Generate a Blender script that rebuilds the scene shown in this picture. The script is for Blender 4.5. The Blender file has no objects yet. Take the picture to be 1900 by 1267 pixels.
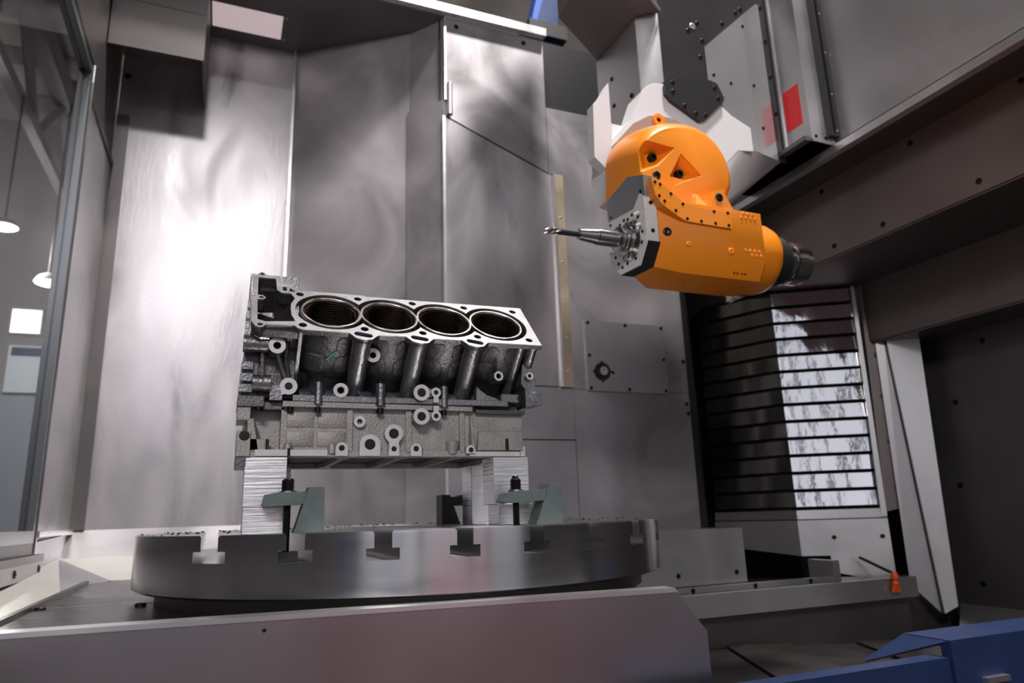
import bpy, bmesh, math, random
from mathutils import Vector, Matrix
from mathutils.geometry import tessellate_polygon
random.seed(7)
SC = bpy.context.scene
COL = SC.collection

# ------------------------------------------------------------------ camera
cam = bpy.data.cameras.new('camera')
cam_o = bpy.data.objects.new('camera', cam)
COL.objects.link(cam_o)
cam.sensor_width = 36.0
cam.lens = 36.0 * 1300.0 / 1900.0
cam.clip_start = 0.02
cam.clip_end = 200
cam.dof.use_dof = True
cam.dof.focus_distance = 1.14
cam.dof.aperture_fstop = 5.0
cam_o.matrix_world = Matrix(((0.9261, -0.0619, -0.3722, 0.0),
                             (-0.3761, -0.2322, -0.8970, 0.0),
                             (-0.0309, 0.9707, -0.2383, 1.25),
                             (0, 0, 0, 1)))
SC.camera = cam_o

# ------------------------------------------------------------------ light
world = bpy.data.worlds.new('world')
SC.world = world
world.use_nodes = True
wb = world.node_tree.nodes['Background']
wb.inputs[0].default_value = (0.84, 0.80, 0.86, 1)
wb.inputs[1].default_value = 0.025


def area_light(name, loc, target, size, power, color, shape='DISK', size_y=None):
    l = bpy.data.lights.new(name, 'AREA')
    l.shape = shape
    l.size = size
    if size_y:
        l.size_y = size_y
    l.energy = power
    l.color = color
    o = bpy.data.objects.new(name, l)
    COL.objects.link(o)
    o.location = loc
    o.rotation_euler = (Vector(target) - Vector(loc)).to_track_quat('-Z', 'Y').to_euler()
    return o


# high-bay lamp of the hall, above and in front of the open machine roof
area_light('high_bay_lamp', (1.53, 0.52, 6.2), (0.3, 2.0, 2.0), 0.40, 270, (1.0, 0.95, 0.92))
# second high-bay lamp further back in the hall, behind the camera
sl_ = bpy.data.lights.new('reflector_lamp', 'SPOT')
sl_.energy = 270; sl_.color = (1.0, 0.96, 0.95); sl_.spot_size = math.radians(15); sl_.spot_blend = 1.0; sl_.shadow_soft_size = 0.25
so_ = bpy.data.objects.new('reflector_lamp', sl_); COL.objects.link(so_); so_.location = (-0.30, -3.0, 5.1)
so_.rotation_euler = (Vector((-0.06, 2.72, 2.20)) - Vector((-0.30, -3.0, 5.1))).to_track_quat('-Z', 'Y').to_euler()
# added spot, no real lamp there, casting a beam on the left back wall
cl_l = bpy.data.lights.new('added_wall_spot', 'SPOT')
cl_l.energy = 170; cl_l.color = (1.0, 0.95, 0.93); cl_l.spot_size = math.radians(25); cl_l.spot_blend = 0.3; cl_l.shadow_soft_size = 0.06
cl_o = bpy.data.objects.new('added_wall_spot', cl_l); COL.objects.link(cl_o); cl_o.location = (0.95, 0.90, 4.2)
cl_o.rotation_euler = (Vector((0.16, 2.72, 1.75)) - Vector((0.95, 0.90, 4.2))).to_track_quat('-Z', 'Y').to_euler()
# added fill behind the camera to brighten the block, not a real lamp
area_light('block_fill', (-1.0, -2.2, 3.4), (0.5, 1.25, 1.5), 1.1, 60, (1.0, 0.96, 0.94), 'RECTANGLE', 0.35)

SC.view_settings.view_transform = 'Standard'
SC.view_settings.look = 'None'
SC.view_settings.gamma = 1.0
SC.view_settings.use_curve_mapping = False
SC.view_settings.exposure = 0.12

# ------------------------------------------------------------------ materials
MATS = {}


def mat(name, col, rough=0.5, metal=0.0, scale=0, dr=0.0, dc=0.0, bump=0.0, bevel=0.0, stretch=None,
        distort=0.6, aniso=0.0, emit=0.0, coat=0.0, fine=0.0, trans=0.0, col2=None):
    m = bpy.data.materials.new(name)
    m.use_nodes = True
    nt = m.node_tree
    N, L = nt.nodes, nt.links
    b = N['Principled BSDF']
    c4 = (*col, 1)
    b.inputs['Base Color'].default_value = c4
    b.inputs['Roughness'].default_value = rough
    b.inputs['Metallic'].default_value = metal
    if coat:
        b.inputs['Coat Weight'].default_value = coat
        b.inputs['Coat Roughness'].default_value = 0.15
    if trans:
        b.inputs['Transmission Weight'].default_value = trans
        b.inputs['IOR'].default_value = 1.45
    if emit:
        b.inputs['Emission Color'].default_value = c4
        b.inputs['Emission Strength'].default_value = emit
    nrm = None
    if bevel:
        bv = N.new('ShaderNodeBevel')
        bv.samples = 4
        bv.inputs['Radius'].default_value = bevel
        nrm = bv.outputs[0]
    if scale:
        tc = N.new('ShaderNodeTexCoord')
        src = tc.outputs['Object']
        if stretch:
            mp = N.new('ShaderNodeMapping')
            mp.inputs['Scale'].default_value = stretch
            L.new(src, mp.inputs['Vector'])
            src = mp.outputs[0]
        nz = N.new('ShaderNodeTexNoise')
        nz.inputs['Scale'].default_value = scale
        nz.inputs['Detail'].default_value = 5
        nz.inputs['Distortion'].default_value = distort
        L.new(src, nz.inputs['Vector'])
        if dr:
            mr = N.new('ShaderNodeMapRange')
            mr.inputs['From Min'].default_value = 0.2
            mr.inputs['From Max'].default_value = 0.8
            mr.inputs['To Min'].default_value = max(0.02, rough - dr)
            mr.inputs['To Max'].default_value = min(1, rough + dr)
            L.new(nz.outputs[0], mr.inputs['Value'])
            L.new(mr.outputs[0], b.inputs['Roughness'])
        if dc or col2:
            rp = N.new('ShaderNodeValToRGB')
            rp.color_ramp.elements[0].position = 0.2
            rp.color_ramp.elements[1].position = 0.8
            lo = col2 if col2 else tuple(max(0, c * (1 - dc)) for c in col)
            hi = col if col2 else tuple(min(1, c * (1 + dc)) for c in col)
            rp.color_ramp.elements[0].color = (*lo, 1)
            rp.color_ramp.elements[1].color = (*hi, 1)
            L.new(nz.outputs[0], rp.inputs[0])
            L.new(rp.outputs[0], b.inputs['Base Color'])
        if bump:
            nz2 = N.new('ShaderNodeTexNoise')
            nz2.inputs['Scale'].default_value = fine or scale * 6
            nz2.inputs['Detail'].default_value = 4
            L.new(src, nz2.inputs['Vector'])
            bp = N.new('ShaderNodeBump')
            bp.inputs['Strength'].default_value = bump
            bp.inputs['Distance'].default_value = 0.002
            L.new(nz2.outputs[0], bp.inputs['Height'])
            if nrm:
                L.new(nrm, bp.inputs['Normal'])
            nrm = bp.outputs[0]
    if aniso:
        b.inputs['Anisotropic'].default_value = aniso
        tg = N.new('ShaderNodeTangent')
        tg.direction_type = 'RADIAL'
        tg.axis = 'Z'
        b.inputs['Anisotropic Rotation'].default_value = 0.25
        L.new(tg.outputs[0], b.inputs['Tangent'])
    if nrm:
        L.new(nrm, b.inputs['Normal'])
    MATS[name] = m
    return m


mat('steel_wall', (0.40, 0.38, 0.40), 0.34, 0.55, 2.6, 0.16, 0.46, 0.12, distort=0.9, fine=30)
mat('steel_wall_streak', (0.40, 0.38, 0.40), 0.32, 0.55, 2.2, 0.16, 0.40, 0.12, distort=0.8, stretch=(2.6, 2.6, 0.8), fine=30)
mat('steel_side', (0.42, 0.41, 0.43), 0.42, 0.8, 2.0, 0.1, 0.2, 0.2, fine=90)
mat('steel_dark', (0.16, 0.145, 0.145), 0.42, 0.75, 2.5, 0.1, 0.25, 0.1)
mat('steel_brown', (0.20, 0.165, 0.16), 0.45, 0.6, 2.5, 0.1, 0.2, 0.1)
mat('steel_bright', (0.66, 0.65, 0.66), 0.34, 0.9, 4, 0.1, 0.15, 0.1)
mat('white_sheet', (0.62, 0.61, 0.57), 0.5, 0.35, 3, 0.08, 0.1)
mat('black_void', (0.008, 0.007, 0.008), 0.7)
mat('rubber', (0.012, 0.012, 0.012), 0.55)
mat('bolt_black', (0.012, 0.011, 0.012), 0.35, 0.5)
mat('bolt_steel', (0.6, 0.6, 0.6), 0.3, 1.0)
mat('table_rim', (0.66, 0.65, 0.665), 0.22, 1.0, 5, 0.05, 0.05, aniso=0.8, stretch=(1, 1, 6))
mat('table_top', (0.42, 0.41, 0.42), 0.33, 1.0, 30, 0.12, 0.3, 0.4)
mat('slot_dark', (0.10, 0.085, 0.07), 0.5, 0.8, 20, 0.1, 0.5)
mat('base_top', (0.13, 0.125, 0.125), 0.30, 0.85, 6, 0.1, 0.2)
mat('base_front', (0.36, 0.325, 0.34), 0.34, 1.0, 3, 0.06, 0.14)
mat('cast', (0.135, 0.130, 0.135), 0.40, 0.75, 30, 0.12, 0.40, 0.55, bevel=0.0016, fine=300)
mat('cast_light', (0.38, 0.36, 0.35), 0.50, 0.55, 40, 0.1, 0.22, 0.6, bevel=0.0012, fine=420)
mat('cast_mid', (0.26, 0.26, 0.275), 0.33, 0.85, 25, 0.12, 0.3, 0.4, bevel=0.0015, fine=250)
mat('machined', (0.235, 0.232, 0.245), 0.42, 0.75, 40, 0.08, 0.10, 0.06, bevel=0.0006)
mat('boss_face', (0.66, 0.65, 0.66), 0.45, 0.25, 40, 0.06, 0.08)
mat('liner_lip', (0.78, 0.72, 0.67), 0.22, 1.0, 40, 0.06, 0.1)
mat('bore', (0.075, 0.055, 0.045), 0.30, 0.9, 25, 0.1, 0.4)
mat('deep', (0.012, 0.010, 0.009), 0.6, 0.3)
mat('chest', (0.12, 0.10, 0.075), 0.35, 0.7, 20, 0.1, 0.5, 0.3, bevel=0.001)
mat('riser', (0.82, 0.82, 0.85), 0.30, 0.75, 3, 0.08, 0.10, 0.5, stretch=(3, 3, 90), fine=5)
mat('clamp_grey', (0.115, 0.145, 0.145), 0.55, 0.15, 60, 0.05, 0.15, 0.2, bevel=0.0006)
mat('clamp_black', (0.022, 0.022, 0.026), 0.5, 0.2)
mat('stud', (0.05, 0.052, 0.048), 0.35, 0.8)
mat('nut', (0.02, 0.02, 0.028), 0.25, 0.6, bevel=0.0005)
mat('orange', (1.0, 0.285, 0.006), 0.38, 0.0, 6, 0.05, 0.05, bevel=0.002, coat=0.3)
mat('white_paint', (0.78, 0.77, 0.79), 0.38, 0.05, 5, 0.05, 0.03, bevel=0.0015, coat=0.2)
mat('plate_mirror', (0.58, 0.57, 0.58), 0.16, 0.75, 3, 0.04, 0.05)
mat('plate_reflect_dark', (0.12, 0.115, 0.125), 0.28, 0.85, 2, 0.06, 0.2)
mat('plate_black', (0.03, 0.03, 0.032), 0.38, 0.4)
mat('plate_grey', (0.40, 0.41, 0.44), 0.35, 0.8, 3, 0.08, 0.1, stretch=(10, 10, 1))
mat('collar_reflect', (0.46, 0.34, 0.28), 0.4, 0.3)
mat('plate_white', (0.82, 0.81, 0.79), 0.34, 0.1, 20, 0.08, 0.06, bevel=0.001)
mat('holder', (0.42, 0.40, 0.40), 0.22, 1.0, 20, 0.06, 0.1)
mat('cutter', (0.10, 0.10, 0.11), 0.28, 0.9)
mat('red', (0.62, 0.012, 0.016), 0.4, 0.0, 60, 0.05, 0.12)
mat('blue', (0.018, 0.038, 0.12), 0.45, 0.1, 10, 0.06, 0.1)
mat('blue_light', (0.045, 0.10, 0.42), 0.45, 0.1)
mat('strip_yellow', (0.40, 0.335, 0.24), 0.45, 0.4, 6, 0.05, 0.35)
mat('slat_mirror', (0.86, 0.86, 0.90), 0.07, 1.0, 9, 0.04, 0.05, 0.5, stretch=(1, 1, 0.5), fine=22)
mat('slat_reflect_dark', (0.14, 0.135, 0.125), 0.16, 0.9, 9, 0.05, 0.3, 0.25, fine=14)
mat('floor_plank', (0.085, 0.075, 0.072), 0.35, 0.8, 5, 0.12, 0.5)
mat('nozzle_orange', (0.85, 0.10, 0.01), 0.4)
mat('door_frame_black', (0.012, 0.011, 0.012), 0.4, 0.3)
mat('door_frame_grey', (0.18, 0.19, 0.20), 0.35, 0.7)
mat('hall_wall', (0.30, 0.29, 0.31), 0.8, 0, 1.0, 0.05, 0.1)
mat('hall_wall_lower', (0.30, 0.34, 0.42), 0.6)
mat('hall_roof', (0.52, 0.46, 0.47), 0.85, 0, 0.6, 0.05, 0.2)
mat('hall_beam', (0.40, 0.37, 0.39), 0.7)
mat('hall_floor', (0.20, 0.20, 0.20), 0.5, 0, 0.6, 0.1, 0.15)
mat('lamp_glow', (1.0, 1.0, 0.82), 0.5, emit=6)
mat('daylight', (0.93, 0.95, 1.0), 0.5, emit=5.0)
mat('daylight_soft', (0.90, 0.92, 1.0), 0.5, emit=0.52)
mat('poster', (0.55, 0.68, 0.85), 0.6, 0, 0.9, 0, 0, col2=(0.85, 0.88, 0.92))
mat('red_machine', (0.75, 0.03, 0.06), 0.45)
mat('chalk', (0.10, 0.42, 0.42), 0.8)
gl = bpy.data.materials.new('door_glass')
gl.use_nodes = True
_n, _l = gl.node_tree.nodes, gl.node_tree.links
_n.remove(_n['Principled BSDF'])
_t = _n.new('ShaderNodeBsdfTransparent'); _t.inputs[0].default_value = (0.66, 0.66, 0.68, 1)
_g = _n.new('ShaderNodeBsdfGlossy'); _g.inputs['Roughness'].default_value = 0.03
_f = _n.new('ShaderNodeFresnel'); _f.inputs[0].default_value = 1.12
_m = _n.new('ShaderNodeMixShader')
_geo = _n.new('ShaderNodeNewGeometry'); _inv = _n.new('ShaderNodeMath'); _inv.operation = 'SUBTRACT'; _inv.inputs[0].default_value = 1.0
_mul = _n.new('ShaderNodeMath'); _mul.operation = 'MULTIPLY'
_l.new(_geo.outputs['Backfacing'], _inv.inputs[1]); _l.new(_f.outputs[0], _mul.inputs[0]); _l.new(_inv.outputs[0], _mul.inputs[1])
_l.new(_mul.outputs[0], _m.inputs[0]); _l.new(_t.outputs[0], _m.inputs[1]); _l.new(_g.outputs[0], _m.inputs[2])
_l.new(_m.outputs[0], _n['Material Output'].inputs[0])
MATS['glass'] = gl

# ------------------------------------------------------------------ mesh helpers
X, Y, Z = Vector((1, 0, 0)), Vector((0, 1, 0)), Vector((0, 0, 1))
ROOT = {}          # object -> world origin of its thing


def V(*a):
    return Vector(a)


def box(bm, x0, x1, y0, y1, z0, z1):
    vs = [bm.verts.new((x, y, z)) for z in (z0, z1) for y in (y0, y1) for x in (x0, x1)]
    for f in ((0, 2, 3, 1), (4, 5, 7, 6), (0, 1, 5, 4), (2, 6, 7, 3), (0, 4, 6, 2), (1, 3, 7, 5)):
        bm.faces.new([vs[i] for i in f])


def hexa(bm, b4, t4):
    """box from two quads (four points each)"""
    a = [bm.verts.new(p) for p in b4]
    b = [bm.verts.new(p) for p in t4]
    bm.faces.new(a[::-1]); bm.faces.new(b)
    for i in range(4):
        bm.faces.new((a[i], a[(i + 1) % 4], b[(i + 1) % 4], b[i]))


def prism(bm, loops, O, U, W, D, d0, d1):
    """2-D loops (outer, holes...) in frame O,U,W extruded along D from d0 to d1"""
    if not isinstance(loops[0][0], (tuple, list)):
        loops = [loops]
    O, U, W, D = Vector(O), Vector(U), Vector(W), Vector(D)
    flat = [p for l in loops for p in l]
    tris = tessellate_polygon([[Vector((p[0], p[1], 0)) for p in l] for l in loops])
    rows = []
    for d in (d0, d1):
        vs = [bm.verts.new(O + U * p[0] + W * p[1] + D * d) for p in flat]
        rows.append(vs)
        for t in tris:
            try:
                bm.faces.new([vs[i] for i in t])
            except ValueError:
                pass
    k = 0
    for l in loops:
        n = len(l)
        for i in range(n):
            a, b = k + i, k + (i + 1) % n
            bm.faces.new((rows[0][a], rows[0][b], rows[1][b], rows[1][a]))
        k += n


def basis(axis):
    a = Vector(axis).normalized()
    u = a.cross(Z) if abs(a.z) < 0.9 else a.cross(X)
    u.normalize()
    return a, u, a.cross(u)


def lathe(bm, O, axis, prof, seg=24, a0=0.0, a1=2 * math.pi):
    """profile [(radius, height)...] turned about axis"""
    a, u, w = basis(axis)
    O = Vector(O)
    full = abs(a1 - a0 - 2 * math.pi) < 1e-6
    n = seg if full else seg + 1
    rings = []
    for r, h in prof:
        if r < 1e-6:
            rings.append([bm.verts.new(O + a * h)])
        else:
            rings.append([bm.verts.new(O + a * h + (u * math.cos(t) + w * math.sin(t)) * r)
                          for t in (a0 + (a1 - a0) * i / seg for i in range(n))])
    for A, B in zip(rings, rings[1:]):
        m = seg
        for i in range(m):
            j = (i + 1) % n
            if len(A) == 1 and len(B) == 1:
                continue
            if len(A) == 1:
                bm.faces.new((A[0], B[i], B[j]))
            elif len(B) == 1:
                bm.faces.new((A[i], A[j], B[0]))
            else:
                bm.faces.new((A[i], A[j], B[j], B[i]))


def cyl(bm, p0, p1, r0, r1=None, seg=16):
    p0, p1 = Vector(p0), Vector(p1)
    h = (p1 - p0).length
    r1 = r0 if r1 is None else r1
    lathe(bm, p0, p1 - p0, [(0, 0), (r0, 0), (r1, h), (0, h)], seg)


def tube(bm, pts, r, seg=8):
    for a, b in zip(pts, pts[1:]):
        cyl(bm, a, b, r, seg=seg)


def circ(cx, cy, r, n=24, a0=0, a1=2 * math.pi):
    full = abs(a1 - a0 - 2 * math.pi) < 1e-6
    m = n if full else n + 1
    return [(cx + r * math.cos(a0 + (a1 - a0) * i / n), cy + r * math.sin(a0 + (a1 - a0) * i / n)) for i in range(m)]


def chain_outline(cs, y, r, n=40):
    """outline of overlapping equal circles in a row"""
    out = []
    p = cs[1] - cs[0]
    lim = math.acos(min(1, p / 2 / r)) if r > p / 2 else 0
    for k, c in enumerate(cs):                     # lower side, left to right
        a0 = math.pi if k == 0 else math.pi + lim
        a1 = 2 * math.pi if k == len(cs) - 1 else 2 * math.pi - lim
        out += [(c + r * math.cos(a0 + (a1 - a0) * i / n), y + r * math.sin(a0 + (a1 - a0) * i / n)) for i in range(n + 1)]
    for k in range(len(cs) - 1, -1, -1):
        c = cs[k]
        a0 = 0 if k == len(cs) - 1 else lim
        a1 = math.pi if k == 0 else math.pi - lim
        out += [(c + r * math.cos(a0 + (a1 - a0) * i / n), y + r * math.sin(a0 + (a1 - a0) * i / n)) for i in range(n + 1)]
    res = []
    for q in out:
        if not res or math.dist(q, res[-1]) > 1e-5:
            res.append(q)
    if math.dist(res[0], res[-1]) < 1e-5:
        res.pop()
    return res


def finish(me, angle=38):
    me.polygons.foreach_set('use_smooth', [True] * len(me.polygons))
    me.set_sharp_from_angle(angle=math.radians(angle))
    me.update()


def thing(name, label, cat, loc=(0, 0, 0), group=None, kind=None):
    o = bpy.data.objects.new(name, None)
    o.empty_display_size = 0.05
    COL.objects.link(o)
    o.location = loc
    tag(o, label, cat, group, kind)
    ROOT[o.name] = Vector(loc)
    return o


def tag(o, label=None, cat=None, group=None, kind=None):
    if label: o['label'] = label
    if cat: o['category'] = cat
    if group: o['group'] = group
    if kind: o['kind'] = kind
    return o


def part(name, bm, m, parent, label=None, angle=38, recalc=True):
    """link a bmesh (world coordinates) as one mesh under its thing or part"""
    if recalc:
        bmesh.ops.recalc_face_normals(bm, faces=bm.faces)
    L = ROOT[parent.name] if parent else Vector((0, 0, 0))
    bmesh.ops.translate(bm, verts=bm.verts, vec=-L)
    me = bpy.data.meshes.new(name)
    bm.to_mesh(me)
    bm.free()
    finish(me, angle)
    me.materials.append(MATS[m])
    o = bpy.data.objects.new(name, me)
    COL.objects.link(o)
    o.parent = parent
    ROOT[o.name] = L
    if label:
        o['label'] = label
    return o


def solo(name, bm, m, label, cat, base, group=None, kind=None, angle=38):
    """a thing that is one mesh, its origin at its base"""
    bmesh.ops.recalc_face_normals(bm, faces=bm.faces)
    bmesh.ops.translate(bm, verts=bm.verts, vec=-Vector(base))
    me = bpy.data.meshes.new(name)
    bm.to_mesh(me)
    bm.free()
    finish(me, angle)
    me.materials.append(MATS[m])
    o = bpy.data.objects.new(name, me)
    COL.objects.link(o)
    o.location = base
    ROOT[o.name] = Vector(base)
    return tag(o, label, cat, group, kind)


def B(fn, *a, **k):
    bm = bmesh.new()
    fn(bm, *a, **k)
    return bm


def BX(*a):
    return B(box, *a)


SHARED = {}


def bolt(parent, pos, normal, r=0.006, kind='bolt_black', name='bolt', h=0.35):
    """socket cap screw, mesh data shared between alike ones"""
    key = (round(r, 4), kind, h)
    if key not in SHARED:
        bm = bmesh.new()
        lathe(bm, (0, 0, 0), (0, 0, 1), [(0, -r * 0.3), (r, -r * 0.3), (r, r * h * 0.7), (r * 0.85, r * h), (r * 0.5, r * h), (r * 0.45, r * h * 0.2), (0, r * h * 0.2)], 10)
        bmesh.ops.recalc_face_normals(bm, faces=bm.faces)
        me = bpy.data.meshes.new(name)
        bm.to_mesh(me); bm.free()
        finish(me)
        me.materials.append(MATS[kind])
        SHARED[key] = me
    o = bpy.data.objects.new(name, SHARED[key])
    COL.objects.link(o)
    o.parent = parent
    o.location = Vector(pos) - ROOT[parent.name]
    o.rotation_euler = Vector(normal).to_track_quat('Z', 'Y').to_euler()
    return o


def boolean_cut(bm, cutter):
    """difference of two closed bmeshes, returned as a new bmesh"""
    obs = []
    for b in (bm, cutter):
        bmesh.ops.recalc_face_normals(b, faces=b.faces)
        me = bpy.data.meshes.new('tmp'); b.to_mesh(me); b.free()
        o = bpy.data.objects.new('tmp', me); COL.objects.link(o); obs.append(o)
    md = obs[0].modifiers.new('cut', 'BOOLEAN')
    md.operation = 'DIFFERENCE'; md.solver = 'EXACT'; md.object = obs[1]; md.use_self = True
    dg = bpy.context.evaluated_depsgraph_get()
    me = bpy.data.meshes.new_from_object(obs[0].evaluated_get(dg))
    out = bmesh.new(); out.from_mesh(me)
    bpy.data.meshes.remove(me)
    for o in obs:
        d = o.data
        bpy.data.objects.remove(o); bpy.data.meshes.remove(d)
    return out

# ------------------------------------------------------------------ setting: machine enclosure


def wallseg(bm, p, q, z0, z1, t=0.012):
    """upright sheet from plan point p to q, thickness t to the left of p->q"""
    p, q = Vector((*p, 0)), Vector((*q, 0))
    d = (q - p).normalized()
    n = Vector((-d.y, d.x, 0)) * t
    pts = [p, q, q + n, p + n]
    hexa(bm, [v + Z * z0 for v in pts], [v + Z * z1 for v in pts])


def sheet(bm, quad, t=0.006):
    """thin solid sheet from a 3/4-point polygon"""
    q = [Vector(p) for p in quad]
    n = (q[1] - q[0]).cross(q[-1] - q[0]).normalized()
    if n.z > 0:
        n = -n
    a = [bm.verts.new(p) for p in q]
    b = [bm.verts.new(p + n * t) for p in q]
    bm.faces.new(a); bm.faces.new(b[::-1])
    for i in range(len(q)):
        j = (i + 1) % len(q)
        bm.faces.new((a[i], b[i], b[j], a[j]))


back = thing('wall_back', 'cloudy brushed steel back wall of the machine cabin in folded panels', 'wall', (0.6, 2.72, 0.8), kind='structure')
part('panel', B(wallseg, (-0.446, 2.72), (0.185, 2.72), 1.24, 3.166), 'steel_wall_streak', back, 'brightly lit left panel')
part('panel', B(wallseg, (0.183, 2.72), (0.60, 2.43), 0.9, 3.166), 'steel_wall', back, 'angled panel behind the block')
part('panel', B(wallseg, (0.60, 2.43), (0.708, 2.302), 2.80, 3.166), 'steel_wall', back)
part('panel', B(wallseg, (0.592, 2.427), (0.700, 2.294), 0.9, 2.80), 'steel_wall', back)
part('panel', B(prism, [(0.708, 2.738), (0.708, 3.172), (1.135, 3.172), (1.135, 2.566)], (0, 2.30, 0), X, Z, Y, 0, 0.012), 'steel_wall', back, 'upper panel with slanted lower edge')
part('panel', B(prism, [(0.700, 1.700), (0.700, 2.727), (1.143, 2.550), (1.143, 1.700)], (0, 2.292, 0), X, Z, Y, 0, 0.014), 'steel_wall_streak', back, 'panel with slanted upper edge')
part('panel', BX(0.700, 1.194, 2.297, 2.31, 1.506, 1.697), 'steel_wall', back)
part('panel', BX(0.700, 1.194, 2.300, 2.31, 0.85, 1.502), 'steel_wall', back)
part('panel', BX(1.137, 1.712, 2.300, 2.312, 1.695, 2.86), 'steel_wall', back)
part('panel', BX(1.196, 1.712, 2.299, 2.312, 0.85, 1.693), 'steel_wall', back)
part('panel', BX(1.137, 1.712, 2.304, 2.314, 2.862, 3.172), 'plate_black', back)  # near-black colour stands in for shade on this steel panel
part('panel', BX(1.700, 1.712, 2.312, 2.60, 0.85, 3.172), 'steel_dark', back)
part('gap_backing', BX(0.69, 1.72, 2.316, 2.325, 0.85, 3.17), 'black_void', back)
st = part('guide_strip', BX(1.146, 1.190, 2.283, 2.300, 1.697, 2.556), 'strip_yellow', back, 'yellowish guide strip')
part('strip_edge', BX(1.142, 1.150, 2.279, 2.300, 1.697, 2.562), 'steel_bright', back)
for z in (2.371, 2.189, 2.021, 1.887, 1.758):
    bolt(st, (1.171, 2.283, z), (0, -1, 0), 0.004, 'bolt_steel')
pl = part('access_plate', BX(1.256, 1.612, 2.290, 2.300, 1.688, 1.964), 'steel_side', back, 'square access plate')
for x, z in ((1.267, 1.954), (1.433, 1.954), (1.600, 1.954), (1.267, 1.825), (1.600, 1.825), (1.600, 1.699), (1.433, 1.699), (1.267, 1.699)):
    bolt(pl, (x, 2.290, z), (0, -1, 0), 0.007)
bm = bmesh.new(); lathe(bm, (1.318, 2.290, 1.764), (0, -1, 0), [(0, 0), (0.034, 0), (0.034, 0.006), (0.024, 0.004), (0.0, 0.002)], 24)
for a in range(4):
    box(bm, 1.318 + 0.036 * math.cos(a * math.pi / 2) - 0.004, 1.318 + 0.036 * math.cos(a * math.pi / 2) + 0.004, 2.284, 2.290, 1.764 + 0.036 * math.sin(a * math.pi / 2) - 0.004, 1.764 + 0.036 * math.sin(a * math.pi / 2) + 0.004)
nz = part('nozzle_seat', bm, 'rubber', pl)
part('nozzle', B(lathe, (1.318, 2.287, 1.764), (0, -1, 0), [(0, 0), (0.017, 0), (0.017, 0.012), (0.007, 0.012), (0.006, 0.004), (0, 0.004)], 18), 'bolt_steel', pl)
bolt(pl, (1.365, 2.290, 1.762), (0, -1, 0), 0.006)
bm = bmesh.new(); cyl(bm, (0.722, 2.286, 2.735), (0.722, 2.286, 2.87), 0.011)
part('pipe_stub', bm, 'steel_bright', back)
for x, z in ((0.756, 3.14), (1.047, 3.14)):
    bolt(back, (x, 2.300, z), (0, -1, 0), 0.010)
for x, z in ((1.700, 1.825), (1.698, 1.651), (1.702, 1.614)):
    bolt(back, (x, 2.299, z), (0, -1, 0), 0.008)
for z in (2.918, 2.509, 2.097, 1.682, 1.269):
    bolt(back, (-0.425, 2.72, z), (0, -1, 0), 0.012)
part('corner_strip', BX(-0.446, -0.404, 2.712, 2.72, 1.24, 2.75), 'steel_dark', back)
part('fold_edge', BX(0.174, 0.184, 2.700, 2.72, 1.24, 3.166), 'steel_bright', back)
part('fold_edge', BX(0.693, 0.703, 2.284, 2.294, 1.2, 2.725), 'steel_bright', back)
part('fold_edge', BX(0.703, 0.711, 2.290, 2.302, 2.80, 3.166), 'steel_bright', back)

# ceiling over the recess, with its window
cei = thing('ceiling', 'dark steel roof over the left recess of the machine cabin', 'ceiling', (0.1, 2.5, 3.166), kind='structure')
part('roof_sheet', B(prism, [[(-0.446, 2.29), (0.708, 2.29), (0.708, 2.31), (0.60, 2.44), (0.183, 2.73), (-0.446, 2.73)],
                            [(-0.144, 2.502), (0.115, 2.502), (0.115, 2.652), (-0.144, 2.652)]], (0, 0, 3.166), X, Y, Z, 0, 0.012), 'steel_dark', cei)
part('roof_lip', BX(-0.44, 1.137, 2.262, 2.290, 3.170, 3.206), 'steel_bright', cei, 'bright folded roof edge')
bm = bmesh.new(); prism(bm, [(-0.446, 2.40), (-0.149, 2.40), (-0.149, 2.72), (-0.155, 2.72), (-0.155, 2.406), (-0.446, 2.406)], (0, 0, 2.836), X, Y, Z, 0, 0.33)
bx = part('corner_box', bm, 'steel_dark', cei, 'hanging corner box, open below')
part('box_top', BX(-0.446, -0.155, 2.406, 2.72, 3.0, 3.01), 'steel_dark', bx)
part('box_seam', BX(-0.44, -0.149, 2.398, 2.40, 3.02, 3.023), 'steel_dark', bx)
win = thing('window_1', 'small pinkish lit window in the dark cabin roof', 'window', (-0.015, 2.577, 3.17), kind='structure')
mat('pane_pink', (0.50, 0.40, 0.415), 0.3, emit=0.75)
part('pane', BX(-0.143, 0.114, 2.503, 2.651, 3.168, 3.174), 'pane_pink', win)
for x in (-0.155, 0.126):
    for y in (2.51, 2.645):
        bolt(win, (x, y, 3.166), (0, 0, -1), 0.005, 'bolt_steel')

# left wall and door
lw = thing('wall_left', 'light grey steel left wall strip beside the glazed door', 'wall', (-0.446, 2.4, 0.9), kind='structure')
part('panel', BX(-0.458, -0.446, 2.23, 2.72, 1.243, 2.535), 'steel_bright', lw)
part('panel', BX(-0.458, -0.450, 2.225, 2.73, 2.548, 3.6), 'steel_dark', lw)
part('panel', BX(-0.458, -0.450, 1.2, 2.225, 2.64, 3.6), 'steel_dark', lw)
part('panel', BX(-0.470, -0.458, 2.225, 2.74, 0.85, 3.6), 'steel_dark', lw)
part('panel', BX(-0.470, -0.458, 0.4, 2.225, 2.64, 3.6), 'steel_dark', lw)
part('panel', BX(-0.470, -0.458, 0.4, 2.225, 0.85, 1.13), 'steel_dark', lw)
part('groove_strip', BX(-0.452, -0.440, 2.23, 2.72, 2.530, 2.552), 'steel_dark', lw)
part('base_edge', BX(-0.462, -0.432, 2.23, 2.725, 1.228, 1.243), 'steel_bright', lw)

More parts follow.
